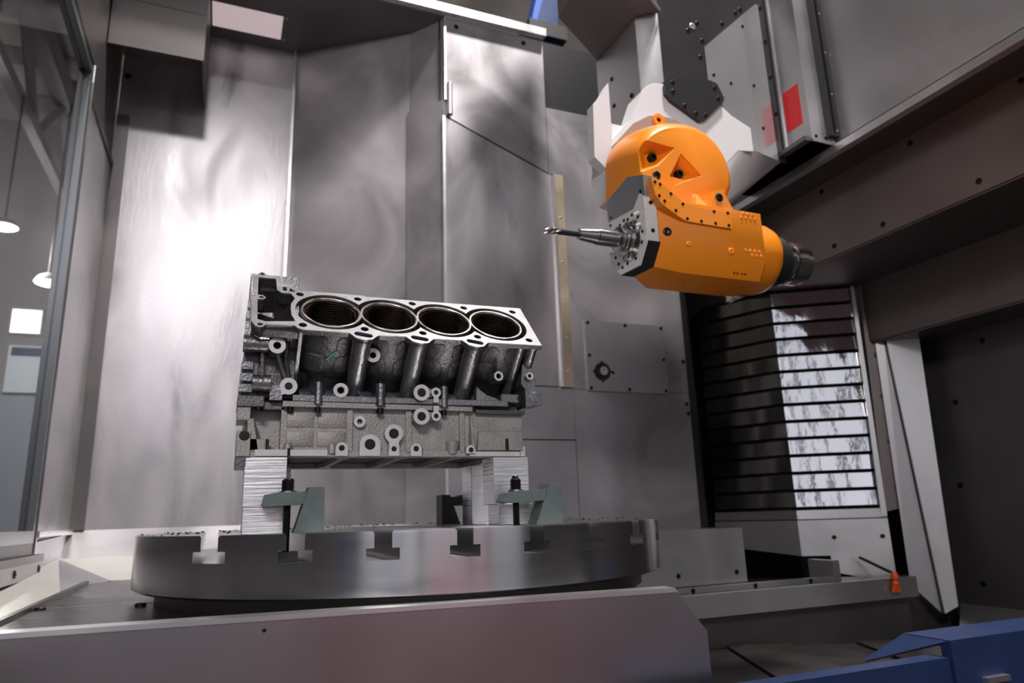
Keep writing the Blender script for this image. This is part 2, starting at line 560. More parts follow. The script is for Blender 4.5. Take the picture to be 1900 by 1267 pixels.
door = thing('door_1', 'glazed sliding door with black frame, hall visible through its pane', 'door', (-0.45, 1.5, 1.16), kind='structure')
DX = -0.452
bm = bmesh.new()
prism(bm, [[(0.45, 1.175), (2.222, 1.175), (2.222, 2.63), (0.45, 2.63)], [(0.50, 1.235), (2.185, 1.235), (2.185, 2.585), (0.50, 2.585)]], (DX, 0, 0), Y, Z, X, -0.02, 0.012)
part('door_frame', bm, 'door_frame_black', door)
bm = bmesh.new()
prism(bm, [[(0.49, 1.215), (2.182, 1.215), (2.182, 2.59), (0.49, 2.59)], [(0.52, 1.245), (2.165, 1.245), (2.165, 2.57), (0.52, 2.57)]], (DX, 0, 0), Y, Z, X, -0.015, 0.018)
part('inner_frame', bm, 'door_frame_grey', door)
part('outer_bead', BX(DX, DX + 0.016, 2.222, 2.228, 1.175, 2.63), 'steel_bright', door)
part('glass_pane', BX(DX - 0.004, DX + 0.002, 0.52, 2.165, 1.245, 2.57), 'glass', door)
rl = part('bottom_rail', BX(DX - 0.02, DX + 0.03, 0.45, 2.235, 1.130, 1.176), 'steel_side', door)
part('rail_lip', BX(DX - 0.02, DX + 0.036, 0.45, 2.232, 1.168, 1.186), 'steel_dark', door)
bolt(rl, (DX + 0.03, 2.215, 1.150), (1, 0, 0), 0.009)
bolt(rl, (DX + 0.03, 1.975, 1.150), (1, 0, 0), 0.009)

# sloping chip sheets at the lower left
fl = thing('floor', 'dark steel floor planks and pale sloping chip sheets inside the cabin', 'floor', (0.8, 1.6, 0.84), kind='structure')
def sh(name, quad, m, parent=fl, label=None):
    bm = bmesh.new(); sheet(bm, quad); return part(name, bm, m, parent, label)
sh('chip_sheet', [(-0.446, 2.72, 1.24), (0.75, 2.72, 1.24), (0.75, 2.60, 1.154), (-0.446, 2.60, 1.158)], 'steel_bright')
sh('chip_sheet', [(-0.446, 2.60, 1.158), (0.75, 2.60, 1.154), (0.75, 2.20, 1.090), (-0.265, 2.30, 1.105)], 'white_sheet', label='pale sloping chip sheet')
sh('chip_sheet', [(-0.446, 2.60, 1.158), (-0.265, 2.30, 1.105), (-0.285, 2.05, 1.105), (-0.287, 1.74, 1.110)], 'steel_side')
sh('chip_sheet', [(-0.446, 2.60, 1.158), (-0.287, 1.74, 1.110), (-0.287, 1.30, 1.105), (-0.446, 1.55, 1.10)], 'white_sheet')
sh('chip_sheet', [(-0.446, 2.72, 1.24), (-0.446, 2.60, 1.158), (-0.446, 1.60, 1.10), (-0.446, 0.6, 1.10), (-0.446, 0.6, 1.165), (-0.446, 2.60, 1.225)], 'steel_side')
sh('chip_sheet', [(-0.446, 1.55, 1.10), (-0.287, 1.30, 1.105), (-0.287, 0.5, 1.085), (-0.446, 0.5, 1.09)], 'steel_side')
part('sub_floor', BX(-0.47, 2.62, 0.3, 2.75, 0.78, 0.80), 'steel_dark', fl)
# floor planks at the lower right run along the viewing diagonal
d = Vector((0.383, 0.924, 0)).normalized(); nrm = Vector((d.y, -d.x, 0))
o0 = Vector((1.02, 1.36, 0.84))
for k in range(-2, 7):
    a = o0 + nrm * (0.195 * k)
    pts = [a - d * 1.3, a - d * 1.3 + nrm * 0.188, a + d * 0.62 + nrm * 0.188, a + d * 0.62]
    bm = bmesh.new(); hexa(bm, [p + Z * (-0.02) for p in pts], [p + Z * (0.006 if k % 2 else 0.0) for p in pts])
    part('plank', bm, 'floor_plank', fl)
part('plank_end', BX(0.9, 2.5, 1.93, 1.95, 0.80, 0.99), 'steel_dark', fl)

# right wall, stepped outwards as it goes down
rw = thing('wall_right', 'stepped dark steel right wall with overhanging ledges', 'wall', (2.2, 1.2, 0.83), kind='structure')
part('panel', BX(1.79, 1.82, 0.2, 1.51, 2.393, 4.2), 'steel_side', rw, 'large grey upper panel')
part('ledge_rail', BX(1.772, 1.80, 0.2, 2.6, 2.352, 2.378), 'steel_bright', rw, 'bright ledge rail')
part('ledge', BX(1.785, 1.95, 0.2, 2.6, 2.366, 2.378), 'steel_dark', rw)
p2 = part('panel', BX(1.94, 1.955, 0.2, 2.62, 2.092, 2.378), 'steel_brown', rw)
part('ledge', BX(1.945, 2.31, 0.2, 2.62, 2.086, 2.096), 'steel_dark', rw)
p3 = part('panel', BX(2.30, 2.315, 0.2, 1.93, 1.853, 2.088), 'steel_brown', rw)
part('ledge', BX(2.305, 2.52, 0.2, 1.95, 1.846, 1.856), 'steel_dark', rw)
p4 = part('panel', BX(2.50, 2.515, 0.2, 1.90, 0.84, 1.85), 'steel_dark', rw)
sh('foot_sheet', [(2.50, 1.88, 0.885), (2.50, 0.4, 0.885), (2.30, 0.4, 0.83), (2.30, 1.75, 0.83)], 'steel_side', rw)
part('backing', BX(1.72, 2.7, 2.62, 2.66, 0.8, 3.4), 'black_void', rw)
part('backing', BX(2.52, 2.54, 0.2, 2.62, 0.8, 2.2), 'black_void', rw)
for y, z in ((1.72, 2.34), (1.36, 2.34), (1.02, 2.345), (1.70, 2.125), (1.18, 2.125), (1.5, 2.125)):
    bolt(p2, (1.94, y, z), (-1, 0, 0), 0.009)
for y, z in ((1.80, 1.30), (1.78, 0.96), (1.62, 0.95), (1.50, 1.32), (1.62, 1.80), (1.76, 1.60), (1.48, 1.60)):
    bolt(p4, (2.50, y, z), (-1, 0, 0), 0.010)
# posts between the slatted cover and the right wall
dr = Vector((0.843, -0.537, 0)).normalized(); nr = Vector((-0.537, -0.843, 0)).normalized()
bm = bmesh.new()
def slab(bm, c4, t, n=nr):
    hexa(bm, [Vector(p) for p in c4], [Vector(p) + n * t for p in c4])
slab(bm, [(2.279, 1.948, 1.215), (2.362, 1.895, 1.235), (2.352, 1.901, 2.086), (2.300, 1.935, 2.086)], 0.012)
ps = part('post', bm, 'steel_brown', rw, 'brown post strip with bolts')
for t, z in ((0.5, 1.30), (0.5, 1.47), (0.5, 1.64), (0.5, 1.80), (0.45, 1.95)):
    p = Vector((2.32, 1.9225, z)) + nr * 0.012
    bolt(ps, p, nr, 0.009)
bm = bmesh.new()
slab(bm, [(2.372, 1.856, 0.865), (2.410, 1.831, 0.89), (2.430, 1.818, 1.846), (2.334, 1.880, 1.846)], 0.02)
part('post', bm, 'steel_bright', rw, 'leaning light grey post')
bm = bmesh.new()
slab(bm, [(2.300, 1.910, 0.96), (2.372, 1.862, 0.865), (2.334, 1.886, 1.846), (2.31, 1.905, 1.846)], 0.004)
part('post', bm, 'steel_side', rw)
for z in (0.95, 1.15, 1.35, 1.55, 1.75):
    pass

# ------------------------------------------------------------------ slatted tool-magazine cover
dl = Vector((-0.399, 0.917, 0)).normalized(); nl = Vector((-0.917, -0.399, 0)).normalized()
cor = Vector((2.002, 2.098, 0))
cv = thing('slatted_cover', 'mirror-bright folded metal cover of stacked horizontal slats behind the spindle head', 'slatted cover', (2.05, 2.1, 1.06))
RE, LE = cor + dr * 0.305, cor + dl * 0.33
NS, zt, zb = 13, 2.075, 1.228
ph = (zt - zb) / NS
bm = bmesh.new()
hexa(bm, [LE + Z * 1.2 - nl * 0.03, cor + Z * 1.2 + Y * 0.035, RE + Z * 1.2 - nr * 0.03, RE + V(0, 0.3, 1.2)],
     [LE + Z * 2.1 - nl * 0.03, cor + Z * 2.1 + Y * 0.035, RE + Z * 2.1 - nr * 0.03, RE + V(0, 0.3, 2.1)])
part('core', bm, 'black_void', cv)
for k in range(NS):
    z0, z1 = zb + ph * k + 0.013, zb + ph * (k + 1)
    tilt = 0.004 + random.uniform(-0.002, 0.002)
    for nm, m, a, b_, n in (('slat', 'slat_reflect_dark', LE, cor, nl), ('slat', 'slat_mirror', cor, RE, nr)):  # left face: same sheet, its dark reflection put into the colour
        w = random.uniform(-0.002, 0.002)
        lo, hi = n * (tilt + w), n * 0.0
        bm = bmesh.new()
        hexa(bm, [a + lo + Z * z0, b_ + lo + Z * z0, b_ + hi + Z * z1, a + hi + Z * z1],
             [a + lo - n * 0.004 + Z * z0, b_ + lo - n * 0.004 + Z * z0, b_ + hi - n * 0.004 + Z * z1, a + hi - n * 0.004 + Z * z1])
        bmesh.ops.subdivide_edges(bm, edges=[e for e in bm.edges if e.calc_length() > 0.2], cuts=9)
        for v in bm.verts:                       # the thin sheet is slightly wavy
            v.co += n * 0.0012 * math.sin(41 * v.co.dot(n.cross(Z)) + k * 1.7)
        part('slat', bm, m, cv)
bm = bmesh.new()
hexa(bm, [LE + nl * 0.016 + Z * 1.196, cor + (nl + nr) * 0.009 + Z * 1.196, cor + (nl + nr) * 0.007 + Z * 1.228, LE + nl * 0.012 + Z * 1.228],
     [LE + Z * 1.196, cor + Z * 1.196, cor + Z * 1.228, LE + Z * 1.228])
part('sill', bm, 'steel_brown', cv)
bm = bmesh.new()
hexa(bm, [cor + (nl + nr) * 0.009 + Z * 1.196, RE + nr * 0.016 + Z * 1.196, RE + nr * 0.012 + Z * 1.228, cor + (nl + nr) * 0.007 + Z * 1.228],
     [cor + Z * 1.196, RE + Z * 1.196, RE + Z * 1.228, cor + Z * 1.228])
part('sill', bm, 'steel_side', cv)
# skirt below
a, b_ = cor + (nl + nr) * 0.012, RE + nr * 0.02
bm = bmesh.new(); hexa(bm, [a + Z * 1.066, b_ + Z * 1.066, b_ + Z * 1.192, a + Z * 1.192], [p - nr * 0.02 for p in (a + Z * 1.066, b_ + Z * 1.066, b_ + Z * 1.192, a + Z * 1.192)])
sk = part('skirt', bm, 'steel_bright', cv)
for t in (0.12, 0.285):
    bolt(sk, a + dr * t + Z * 1.130 + nr * 0.001, nr, 0.008)
c = LE + nl * 0.02
bm = bmesh.new(); hexa(bm, [c + Z * 1.10, a + Z * 1.066, a + Z * 1.192, c + Z * 1.192], [p - nl * 0.02 for p in (c + Z * 1.10, a + Z * 1.066, a + Z * 1.192, c + Z * 1.192)])
part('skirt', bm, 'steel_side', cv)
bm = bmesh.new(); hexa(bm, [a + dr * 0.10 + Z * 1.01, b_ + Z * 0.965, b_ + Z * 1.066, a + dr * 0.10 + Z * 1.066], [p - nr * 0.03 for p in (a + dr * 0.10 + Z * 1.01, b_ + Z * 0.965, b_ + Z * 1.066, a + dr * 0.10 + Z * 1.066)])
part('skirt', bm, 'steel_bright', cv)
part('side_channel', B(lambda bm: slab(bm, [RE - dr * 0.02 + nr * 0.01 + Z * 1.20, RE + nr * 0.01 + Z * 1.20, RE + dr * 0.006 + nr * 0.01 + Z * 2.075, RE - dr * 0.006 + nr * 0.01 + Z * 2.075], 0.012)), 'steel_bright', cv)
# rubber wiper between wall and cover
bm = bmesh.new(); box(bm, 1.716, 1.745, 2.31, 2.34, 0.95, 2.40); box(bm, 1.775, 1.792, 2.36, 2.38, 0.95, 2.40)
solo('rubber_wiper', bm, 'rubber', 'black rubber wiper strips in the gap beside the steel back wall', 'wiper', (1.75, 2.34, 0.95))

# ------------------------------------------------------------------ chip tray and rails at the lower right
tr = thing('chip_tray', 'shallow steel chip tray with raised front lip below the slatted cover', 'tray', (1.8, 1.95, 0.93))
part('tray_bottom', B(prism, [(1.15, 1.83), (2.22, 1.83), (2.22, 1.89), (2.06, 1.99), (1.95, 2.04), (1.62, 2.25), (1.15, 2.25)], (0, 0, 0.985), X, Y, Z, 0, 0.010), 'floor_plank', tr)
part('front_lip', BX(1.10, 2.22, 1.815, 1.835, 0.935, 1.000), 'steel_side', tr, 'grey folded front lip')
part('rear_ledge', BX(1.26, 1.93, 1.895, 1.915, 0.995, 1.011), 'steel_side', tr)
for x in (1.36, 1.60, 1.83):
    bolt(tr, (x, 1.895, 1.003), (0, -1, 0), 0.008)
part('bracket', BX(1.93, 1.96, 1.89, 2.00, 0.995, 1.062), 'steel_side', tr)
part('under_beam', BX(1.10, 2.22, 1.86, 1.90, 0.80, 0.93), 'steel_dark', tr)

bm = bmesh.new(); box(bm, 1.02, 1.600, 1.93, 2.05, 1.012, 1.182)
sb = thing('side_cover_box', 'plain grey steel cover box standing behind the right of the round table', 'cover box', (1.4, 1.95, 1.01))
part('body', bm, 'steel_bright', sb)
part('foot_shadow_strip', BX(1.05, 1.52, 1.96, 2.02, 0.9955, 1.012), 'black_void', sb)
bolt(sb, (1.335, 1.93, 1.045), (0, -1, 0), 0.008)
bolt(sb, (1.560, 1.93, 1.045), (0, -1, 0), 0.008)

# orange coolant nozzle
nzl = thing('coolant_nozzle', 'small orange plastic coolant nozzle hanging under the slatted cover', 'nozzle', (2.102, 1.80, 0.955))
bm = bmesh.new(); lathe(bm, (2.102, 1.80, 1.008), (0, 0, -1), [(0, -0.012), (0.010, -0.012), (0.013, 0), (0.013, 0.008), (0.008, 0.014), (0.012, 0.022), (0.012, 0.027), (0.009, 0.030), (0, 0.03)], 14)
part('joint', bm, 'nozzle_orange', nzl)
bm = bmesh.new(); hexa(bm, [V(2.094, 1.793, 0.980), V(2.110, 1.793, 0.980), V(2.110, 1.807, 0.980), V(2.094, 1.807, 0.980)], [V(2.084, 1.795, 0.958), V(2.120, 1.795, 0.958), V(2.120, 1.805, 0.958), V(2.084, 1.805, 0.958)])
part('flat_tip', bm, 'nozzle_orange', nzl)
part('hose', B(cyl, (2.102, 1.80, 1.015), (2.122, 1.95, 1.06), 0.005), 'rubber', nzl)

# blue door sill beams in the right foreground
bm = bmesh.new(); prism(bm, [(0.80, 0.94), (0.80, 1.022), (0.83, 1.022), (0.85, 1.012), (0.85, 0.94)], (0.55, 0, 0), Y, Z, X, 0, 0.47)
solo('sill_beam', bm, 'blue', 'thin dark blue steel beam in the bottom right foreground', 'beam', (0.8, 0.82, 0.94))
sp = thing('sill_post', 'dark blue folded steel cover in the bottom right corner', 'cover', (1.2, 0.8, 0.80))
bm = bmesh.new(); prism(bm, [(0.795, 0.80), (0.795, 1.046), (0.875, 1.046), (0.875, 1.036), (0.812, 1.036), (0.812, 0.80)], (1.021, 0, 0), Y, Z, X, 0, 0.7)
part('folded_sheet', bm, 'blue', sp)
bm = bmesh.new(); sheet(bm, [(1.021, 0.798, 1.045), (1.021, 0.875, 1.045), (1.000, 0.935, 1.002), (0.985, 0.925, 1.000)], 0.004)
part('side_flap', bm, 'blue', sp)
part('handle', BX(1.075, 1.125, 0.785, 0.796, 0.982, 0.990), 'steel_bright', sp)

# ------------------------------------------------------------------ rotary table base
bs = thing('table_base', 'broad steel base under the round table with chamfered right end', 'machine base', (0.2, 1.4, 0.85))
zb0, zb1 = 0.80, 1.132
def lx(t): return V(-0.40 + 1.0234 * t, 1.0078 - 0.0998 * t, 0)
fr0, fr1 = lx(0.0), lx(1.0)
fd = (fr1 - fr0).normalized(); fn = Vector((fd.y, -fd.x, 0))
LN = (fr1 - fr0).length
bm = bmesh.new(); prism(bm, [(0, zb0), (0, zb1), (LN, zb1), (LN + 0.044, zb1 - 0.056), (LN + 0.048, zb0)], fr0, fd, Z, fn, -0.03, 0.0)
ff = part('front_plate', bm, 'base_front', bs, 'brushed front plate')
bm = bmesh.new(); prism(bm, [(0, zb1), (0, zb1 + 0.006), (LN - 0.003, zb1 + 0.006), (LN + 0.001, zb1)], fr0, fd, Z, fn, -0.03, 0.0025)
part('front_edge', bm, 'steel_bright', bs, 'bright folded top edge')
bm = bmesh.new(); prism(bm, [(-0.285, 1.02), (0.62, 0.935), (0.665, 1.1), (0.95, 1.55), (0.95, 2.06), (-0.20, 2.07), (-0.285, 2.0)], (0, 0, zb0), X, Y, Z, 0, 1.119 - zb0)
tp = part('top_plate', bm, 'base_top', bs, 'dark top plate')
part('seam', B(hexa, [V(-0.28, 1.452, 1.1188), V(0.1, 1.405, 1.1188), V(0.1, 1.408, 1.1188), V(-0.28, 1.455, 1.1188)], [V(-0.28, 1.452, 1.1198), V(0.1, 1.405, 1.1198), V(0.1, 1.408, 1.1198), V(-0.28, 1.455, 1.1198)]), 'steel_bright', bs)
for x, y in ((-0.265, 1.44), (-0.112, 1.39), (0.62, 1.10), (0.80, 1.34)):
    bolt(bs, (x, y, 1.119), (0, 0, 1), 0.009, 'stud', h=0.5)
bm = bmesh.new(); prism(bm, circ(0.3655, 1.4596, 0.462, 96), (0, 0, 0), X, Y, Z, 1.118, 1.1425)
part('bearing_skirt', bm, 'steel_dark', bs, 'dark ring under the table')
bolt(ff, (0.060, 0.9628, 1.121), (0, -1, 0), 0.0025)
part('edge_lip', BX(-0.285, -0.275, 1.2, 2.0, 1.112, 1.126), 'steel_dark', bs)

# ------------------------------------------------------------------ round table with T-slots
TC = Vector((0.3655, 1.4596, 0)); TR, TZ, TT = 0.5, 1.2325, 0.0895
tb = thing('rotary_table', 'thick round steel machine table with T-slots, carrying the engine block', 'machine table', (TC.x, TC.y, TZ - TT))
SLX = [TC.x + 0.0575 + 0.1095 * k for k in range(-5, 5)]
SLX = [x for x in (TC.x - 0.3755 + 0.1098 * k for k in range(-1, 8)) if abs(x - TC.x) < 0.47]


def strips(hw, z0, z1, bm, inset=0.0):
    """disc layer cut by the slots"""
    R = TR - inset
    xs = [-R] + [v for s in SLX for v in (s - TC.x - hw, s - TC.x + hw)] + [R]
    for i in range(0, len(xs), 2):
        a, b = max(xs[i], -R), min(xs[i + 1], R)
        if b - a < 1e-3:
            continue
        n = 34
        t0, t1 = math.acos(max(-1, min(1, a / R))), math.acos(max(-1, min(1, b / R)))
        up = [(R * math.cos(t0 + (t1 - t0) * k / n), R * math.sin(t0 + (t1 - t0) * k / n)) for k in range(n + 1)]
        lo = [(x, -y) for x, y in reversed(up)]
        poly = []
        for p in up + lo:
            if not poly or math.dist(p, poly[-1]) > 1e-5:
                poly.append(p)
        if math.dist(poly[0], poly[-1]) < 1e-5:
            poly.pop()
        vs0 = [bm.verts.new((TC.x + x, TC.y + y, z0)) for x, y in poly]
        vs1 = [bm.verts.new((TC.x + x, TC.y + y, z1)) for x, y in poly]
        bm.faces.new(vs1); bm.faces.new(vs0[::-1])
        for k in range(len(poly)):
            j = (k + 1) % len(poly)
            bm.faces.new((vs0[k], vs0[j], vs1[j], vs1[k]))


bm = bmesh.new()
lathe(bm, (TC.x, TC.y, TZ - TT), Z, [(0, 0), (TR - 0.006, 0), (TR, 0.004), (TR, TT - 0.0385), (0, TT - 0.0385)], 320)
part('lower_disc', bm, 'table_rim', tb, recalc=True)
bm = bmesh.new(); strips(0.0215, TZ - 0.0385, TZ - 0.0225, bm); part('slot_layer', bm, 'table_rim', tb)
bm = bmesh.new(); strips(0.0115, TZ - 0.0225, TZ - 0.002, bm); strips(0.0130, TZ - 0.002, TZ, bm, 0.002)
part('top_layer', bm, 'table_rim', tb)
# chips lying on the table top
ch = bmesh.new()
for k in range(420):
    a, r = random.uniform(0, 6.283), TR * math.sqrt(random.uniform(0.2, 0.99))
    x, y = TC.x + r * math.cos(a), TC.y + r * math.sin(a)
    if y < 1.25 or min(abs(x - s) for s in SLX) < 0.014:
        continue
    s = random.uniform(0.0008, 0.0024)
    t = random.uniform(0, 3)
    p = V(x, y, TZ); e = V(math.cos(t), math.sin(t), 0) * s; g = V(-math.sin(t), math.cos(t), 0) * s * 0.5
    hexa(ch, [p - e - g, p + e - g, p + e + g, p - e + g], [p - e - g + Z * s, p + e - g + Z * s * 0.6, p + e + g + Z * s * 0.6, p - e + g + Z * s])
solo('metal_chips', ch, 'bolt_black', 'fine dark metal chips scattered over the round table top', 'chips', (TC.x, TC.y, TZ), kind='stuff')

# ------------------------------------------------------------------ V8 engine block
EB = thing('engine_block', 'cast aluminium V8 engine block with four open cylinder bores', 'engine block', (0.26, 1.24, 1.3425))
DO = Vector((0, 1.05, 1.5262)); r2 = math.sqrt(0.5)
DS, DN = Vector((0, r2, r2)), Vector((0, -r2, r2))     # along the deck, out of the deck
def DK(x, s, h=0.0): return DO + X * x + DS * s + DN * h
BC = [0.1455 + 0.0929 * k for k in range(4)]; BS = 0.0615
RB, RL, RJ = 0.0418, 0.0472, 0.0552

outl = [(0.0263, 0.015), (0.0284, 0.1614), (0.0340, 0.1625), (0.0363, 0.174), (0.0422, 0.1818), (0.0480, 0.174), (0.0500, 0.1690), (0.0672, 0.1680),
        (0.0715, 0.1620), (0.0720, 0.1465), (0.0851, 0.1443), (0.0907, 0.1337), (0.1005, 0.1245), (0.135, 0.1262), (0.2055, 0.1262), (0.2065, 0.1232),
        (0.30, 0.1240), (0.4918, 0.1290), (0.4899, -0.0018)]
for c in (0.3685, 0.2760, 0.1880):
    outl += [(c + 0.0255, -0.0025), (c + 0.0200, -0.0075), (c + 0.0130, -0.0165), (c, -0.0200), (c - 0.0120, -0.0150), (c - 0.0190, -0.0040), (c - 0.0215, -0.0010)]
outl += [(0.1005, -0.0008), (0.0926, 0.0023), (0.0862, 0.0111), (0.0470, 0.0085), (0.0435, 0.0015), (0.0385, -0.0015), (0.0320, 0.0010)]
chest_hole = [(0.0364, 0.1596), (0.0634, 0.1600), (0.0645, 0.1204), (0.0712, 0.1119), (0.0855, 0.1114), (0.0912, 0.0965), (0.0848, 0.0780), (0.0835, 0.0600),
              (0.0842, 0.0420), (0.0890, 0.0228), (0.0455, 0.0165), (0.0350, 0.0218), (0.0350, 0.0835), (0.0440, 0.0849), (0.0475, 0.0918), (0.0430, 0.0985), (0.0353, 0.0988)]
holes = [chain_outline(BC, BS, RJ)]
for k in range(5):
    for s, r in ((0.1118, 0.0062), (0.0133, 0.0062)):
        x = 0.0995 + 0.0929 * k
        holes.append(circ(x, s, r, 16))
for c in (0.1880, 0.2765, 0.3690):                       # oil drain slots
    holes.append(circ(c - 0.0075, -0.0022, 0.0060, 8, math.pi / 2, 3 * math.pi / 2) + circ(c + 0.0085, -0.0062, 0.0060, 8, -math.pi / 2, math.pi / 2))
holes += [circ(0.0407, 0.0917, 0.0035, 10), circ(0.0387, 0.0070, 0.0040, 10), circ(0.0422, 0.1730, 0.0036, 10), chest_hole,
          [(0.0735, 0.1205), (0.0790, 0.1195), (0.0800, 0.1325), (0.0735, 0.1330)], [(0.0835, 0.1200), (0.0930, 0.1185), (0.0850, 0.1310)]]
# bolt holes of the oil slots must not touch the bolt circles: the bolts sit at s = 0.0133
bm = bmesh.new(); prism(bm, [outl] + holes, DO, X, DS, DN, -0.0022, 0.0)
part('deck', bm, 'machined', EB, 'machined deck face')
bm = bmesh.new(); prism(bm, [outl] + holes, DO, X, DS, DN, -0.0090, -0.0022)
part('deck_edge', bm, 'cast', EB, 'dark cast edge below the deck')
for k in range(5):
    for s_ in (0.1118, 0.0133):
        part('bolt_hole', B(lathe, DK(0.0995 + 0.0929 * k, s_, -0.0005), -DN, [(0.0062, 0), (0.0062, 0.03), (0, 0.03)], 16), 'deep', EB)
for c in (0.1880, 0.2765, 0.3690):
    part('drain_slot', B(prism, [(c - 0.014, -0.008), (c + 0.015, -0.012), (c + 0.015, 0.001), (c - 0.014, 0.006)], DO, X, DS, DN, -0.0105, -0.0092), 'deep', EB)
# open water jacket and casting under the deck
bm = bmesh.new()
body = [(0.034, 0.022), (0.484, 0.022), (0.486, 0.124), (0.100, 0.122), (0.034, 0.110)]
prism(bm, [chain_outline(BC, BS, 0.0594), chain_outline(BC, BS, RJ)], DO, X, DS, DN, -0.040, -0.0085)
prism(bm, [[(0.094, 0.022), (0.484, 0.022), (0.486, 0.124), (0.094, 0.122)]] + [circ(c, BS, RL - 0.003, 40) for c in BC], DO, X, DS, DN, -0.135, -0.040)
part('bank_casting', bm, 'cast', EB, 'dark rough cylinder bank')
bm = bmesh.new(); prism(bm, [chain_outline(BC, BS, RJ)] + [circ(c, BS, RL - 0.003, 40) for c in BC], DO, X, DS, DN, -0.038, -0.036)
part('water_jacket', bm, 'deep', EB, 'black water jacket groove')
for k, c in enumerate(BC):
    bm = bmesh.new()
    lathe(bm, DK(c, BS, 0), DN, [(RL - 0.001, -0.12), (RL, -0.11), (RL, -0.0012), (RL - 0.0008, -0.0003), (RB + 0.0030, -0.0003), (RB + 0.0022, -0.0012), (RB + 0.0012, -0.0008), (RB, -0.0035)], 64)
    ln = part('cylinder_liner', bm, 'liner_lip', EB, 'bright liner lip')
    bm = bmesh.new()
    prof = [(RB, -0.0035)]
    h = -0.006
    while h > -0.052:                                    # ridged upper bore wall
        prof += [(RB, h), (RB - 0.0011, h - 0.0006), (RB - 0.0011, h - 0.0016), (RB, h - 0.0022)]
        h -= 0.0044
    prof += [(RB, -0.125), (0, -0.125)]
    lathe(bm, DK(c, BS, 0), DN, prof, 64)
    part('bore_wall', bm, 'bore', ln, 'dark ridged bore wall', angle=50)
    # cast barrel with its cross-ribbed relief
    bm = bmesh.new()
    lathe(bm, DK(c, BS, 0), -DN, [(0.0600, 0.008), (0.0597, 0.014), (0.0592, 0.082), (0.0565, 0.089), (0.049, 0.092), (0.049, 0.125)], 56)
    a_, u_, w_ = X, X, DS
    def bp(th, hh, rr): return DK(c + rr * math.sin(th), BS - rr * math.cos(th), -hh)
    for s0, s1 in ((-0.90, -0.12), (0.12, 0.90)):
        for h0, h1 in ((0.013, 0.0405), (0.0475, 0.077)):
            nth, nh, rr = 10, 5, 0.0612
            def corner(i, j):
                t = s0 + (s1 - s0) * i / nth; hh = h0 + (h1 - h0) * j / nh
                e = 0.006                               # rounded corners
                if i in (0, nth) and j in (0, nh):
                    t += (0.05 if i == 0 else -0.05); hh += (0.0025 if j == 0 else -0.0025)
                return t, hh
            top = [[bm.verts.new(bp(*corner(i, j), rr)) for j in range(nh + 1)] for i in range(nth + 1)]
            low = [[bm.verts.new(bp(*corner(i, j), 0.0585)) if i in (0, nth) or j in (0, nh) else None for j in range(nh + 1)] for i in range(nth + 1)]
            for i in range(nth):
                for j in range(nh):
                    bm.faces.new((top[i][j], top[i + 1][j], top[i + 1][j + 1], top[i][j + 1]))
            for i in range(nth):
                for j in (0, nh):
                    bm.faces.new((top[i][j], low[i][j], low[i + 1][j], top[i + 1][j]))
            for j in range(nh):
                for i in (0, nth):
                    bm.faces.new((top[i][j], top[i][j + 1], low[i][j + 1], low[i][j]))
    part('barrel', bm, 'cast', EB, 'dark cast cylinder barrel with cross relief', angle=30)
# chalk cross on the first barrel
bm = bmesh.new()
for sg in (-1, 1):
    p0 = DK(0.1455 - 0.007, BS - 0.0610, -0.044 - sg * 0.008); p1 = DK(0.1455 + 0.007, BS - 0.0610, -0.044 + sg * 0.008)
    tube(bm, [p0 - DS * 0.0005, DK(0.1455, BS - 0.0608, -0.044), p1 - DS * 0.0005], 0.0009, 6)
part('chalk_mark', bm, 'chalk', EB, 'turquoise chalk cross')
# oil drain columns and end columns
for c, s, r in ((0.1880, -0.0045, 0.0145), (0.2765, -0.0035, 0.0145), (0.3690, -0.0035, 0.0145), (0.4560, 0.010, 0.0095), (0.4800, 0.012, 0.0095)):
    bm = bmesh.new()
    lathe(bm, DK(c, s, 0), -DN, [(r * 1.15, 0.006), (r, 0.016), (r, 0.055), (r * 0.86, 0.125), (r * 0.95, 0.132), (0, 0.132)], 24)
    part('column', bm, 'cast_mid', EB)
part('rib', B(prism, [(0.0945, -0.001), (0.0995, -0.001), (0.1005, 0.03), (0.0935, 0.03)], DO, X, DS, DN, -0.130, -0.006), 'cast_mid', EB)
# timing chest at the left end
bm = bmesh.new()
inner = [(x, s) for x, s in chest_hole]
prism(bm, [[(0.0275, 0.014), (0.0295, 0.158), (0.0360, 0.172), (0.0422, 0.178), (0.0480, 0.168), (0.0665, 0.165), (0.0700, 0.145), (0.0840, 0.142), (0.0990, 0.122), (0.0960, 0.004), (0.0900, 0.0035), (0.0440, 0.0060), (0.0385, 0.0010)], inner], DO, X, DS, DN, -0.020, -0.0085)
prism(bm, [[(0.0275, 0.030), (0.0295, 0.158), (0.0422, 0.172), (0.0665, 0.165), (0.0840, 0.142), (0.0990, 0.122), (0.0960, 0.030)], [(0.0350, 0.038), (0.0350, 0.150), (0.0630, 0.155), (0.0650, 0.120), (0.0860, 0.112), (0.0850, 0.038)]], DO, X, DS, DN, -0.062, -0.020)
part('timing_chest', bm, 'cast', EB, 'open timing chest')
bm = bmesh.new(); prism(bm, [(0.030, 0.032), (0.098, 0.032), (0.098, 0.118), (0.030, 0.155)], DO, X, DS, DN, -0.115, -0.062)
part('chest_floor', bm, 'chest', EB)
bm = bmesh.new(); cyl(bm, DK(0.050, 0.075, -0.061), DK(0.050, 0.075, -0.045), 0.012); prism(bm, [(0.055, 0.04), (0.083, 0.04), (0.083, 0.070), (0.066, 0.074), (0.055, 0.085)], DO, X, DS, DN, -0.061, -0.040)
part('chest_web', bm, 'chest', EB)
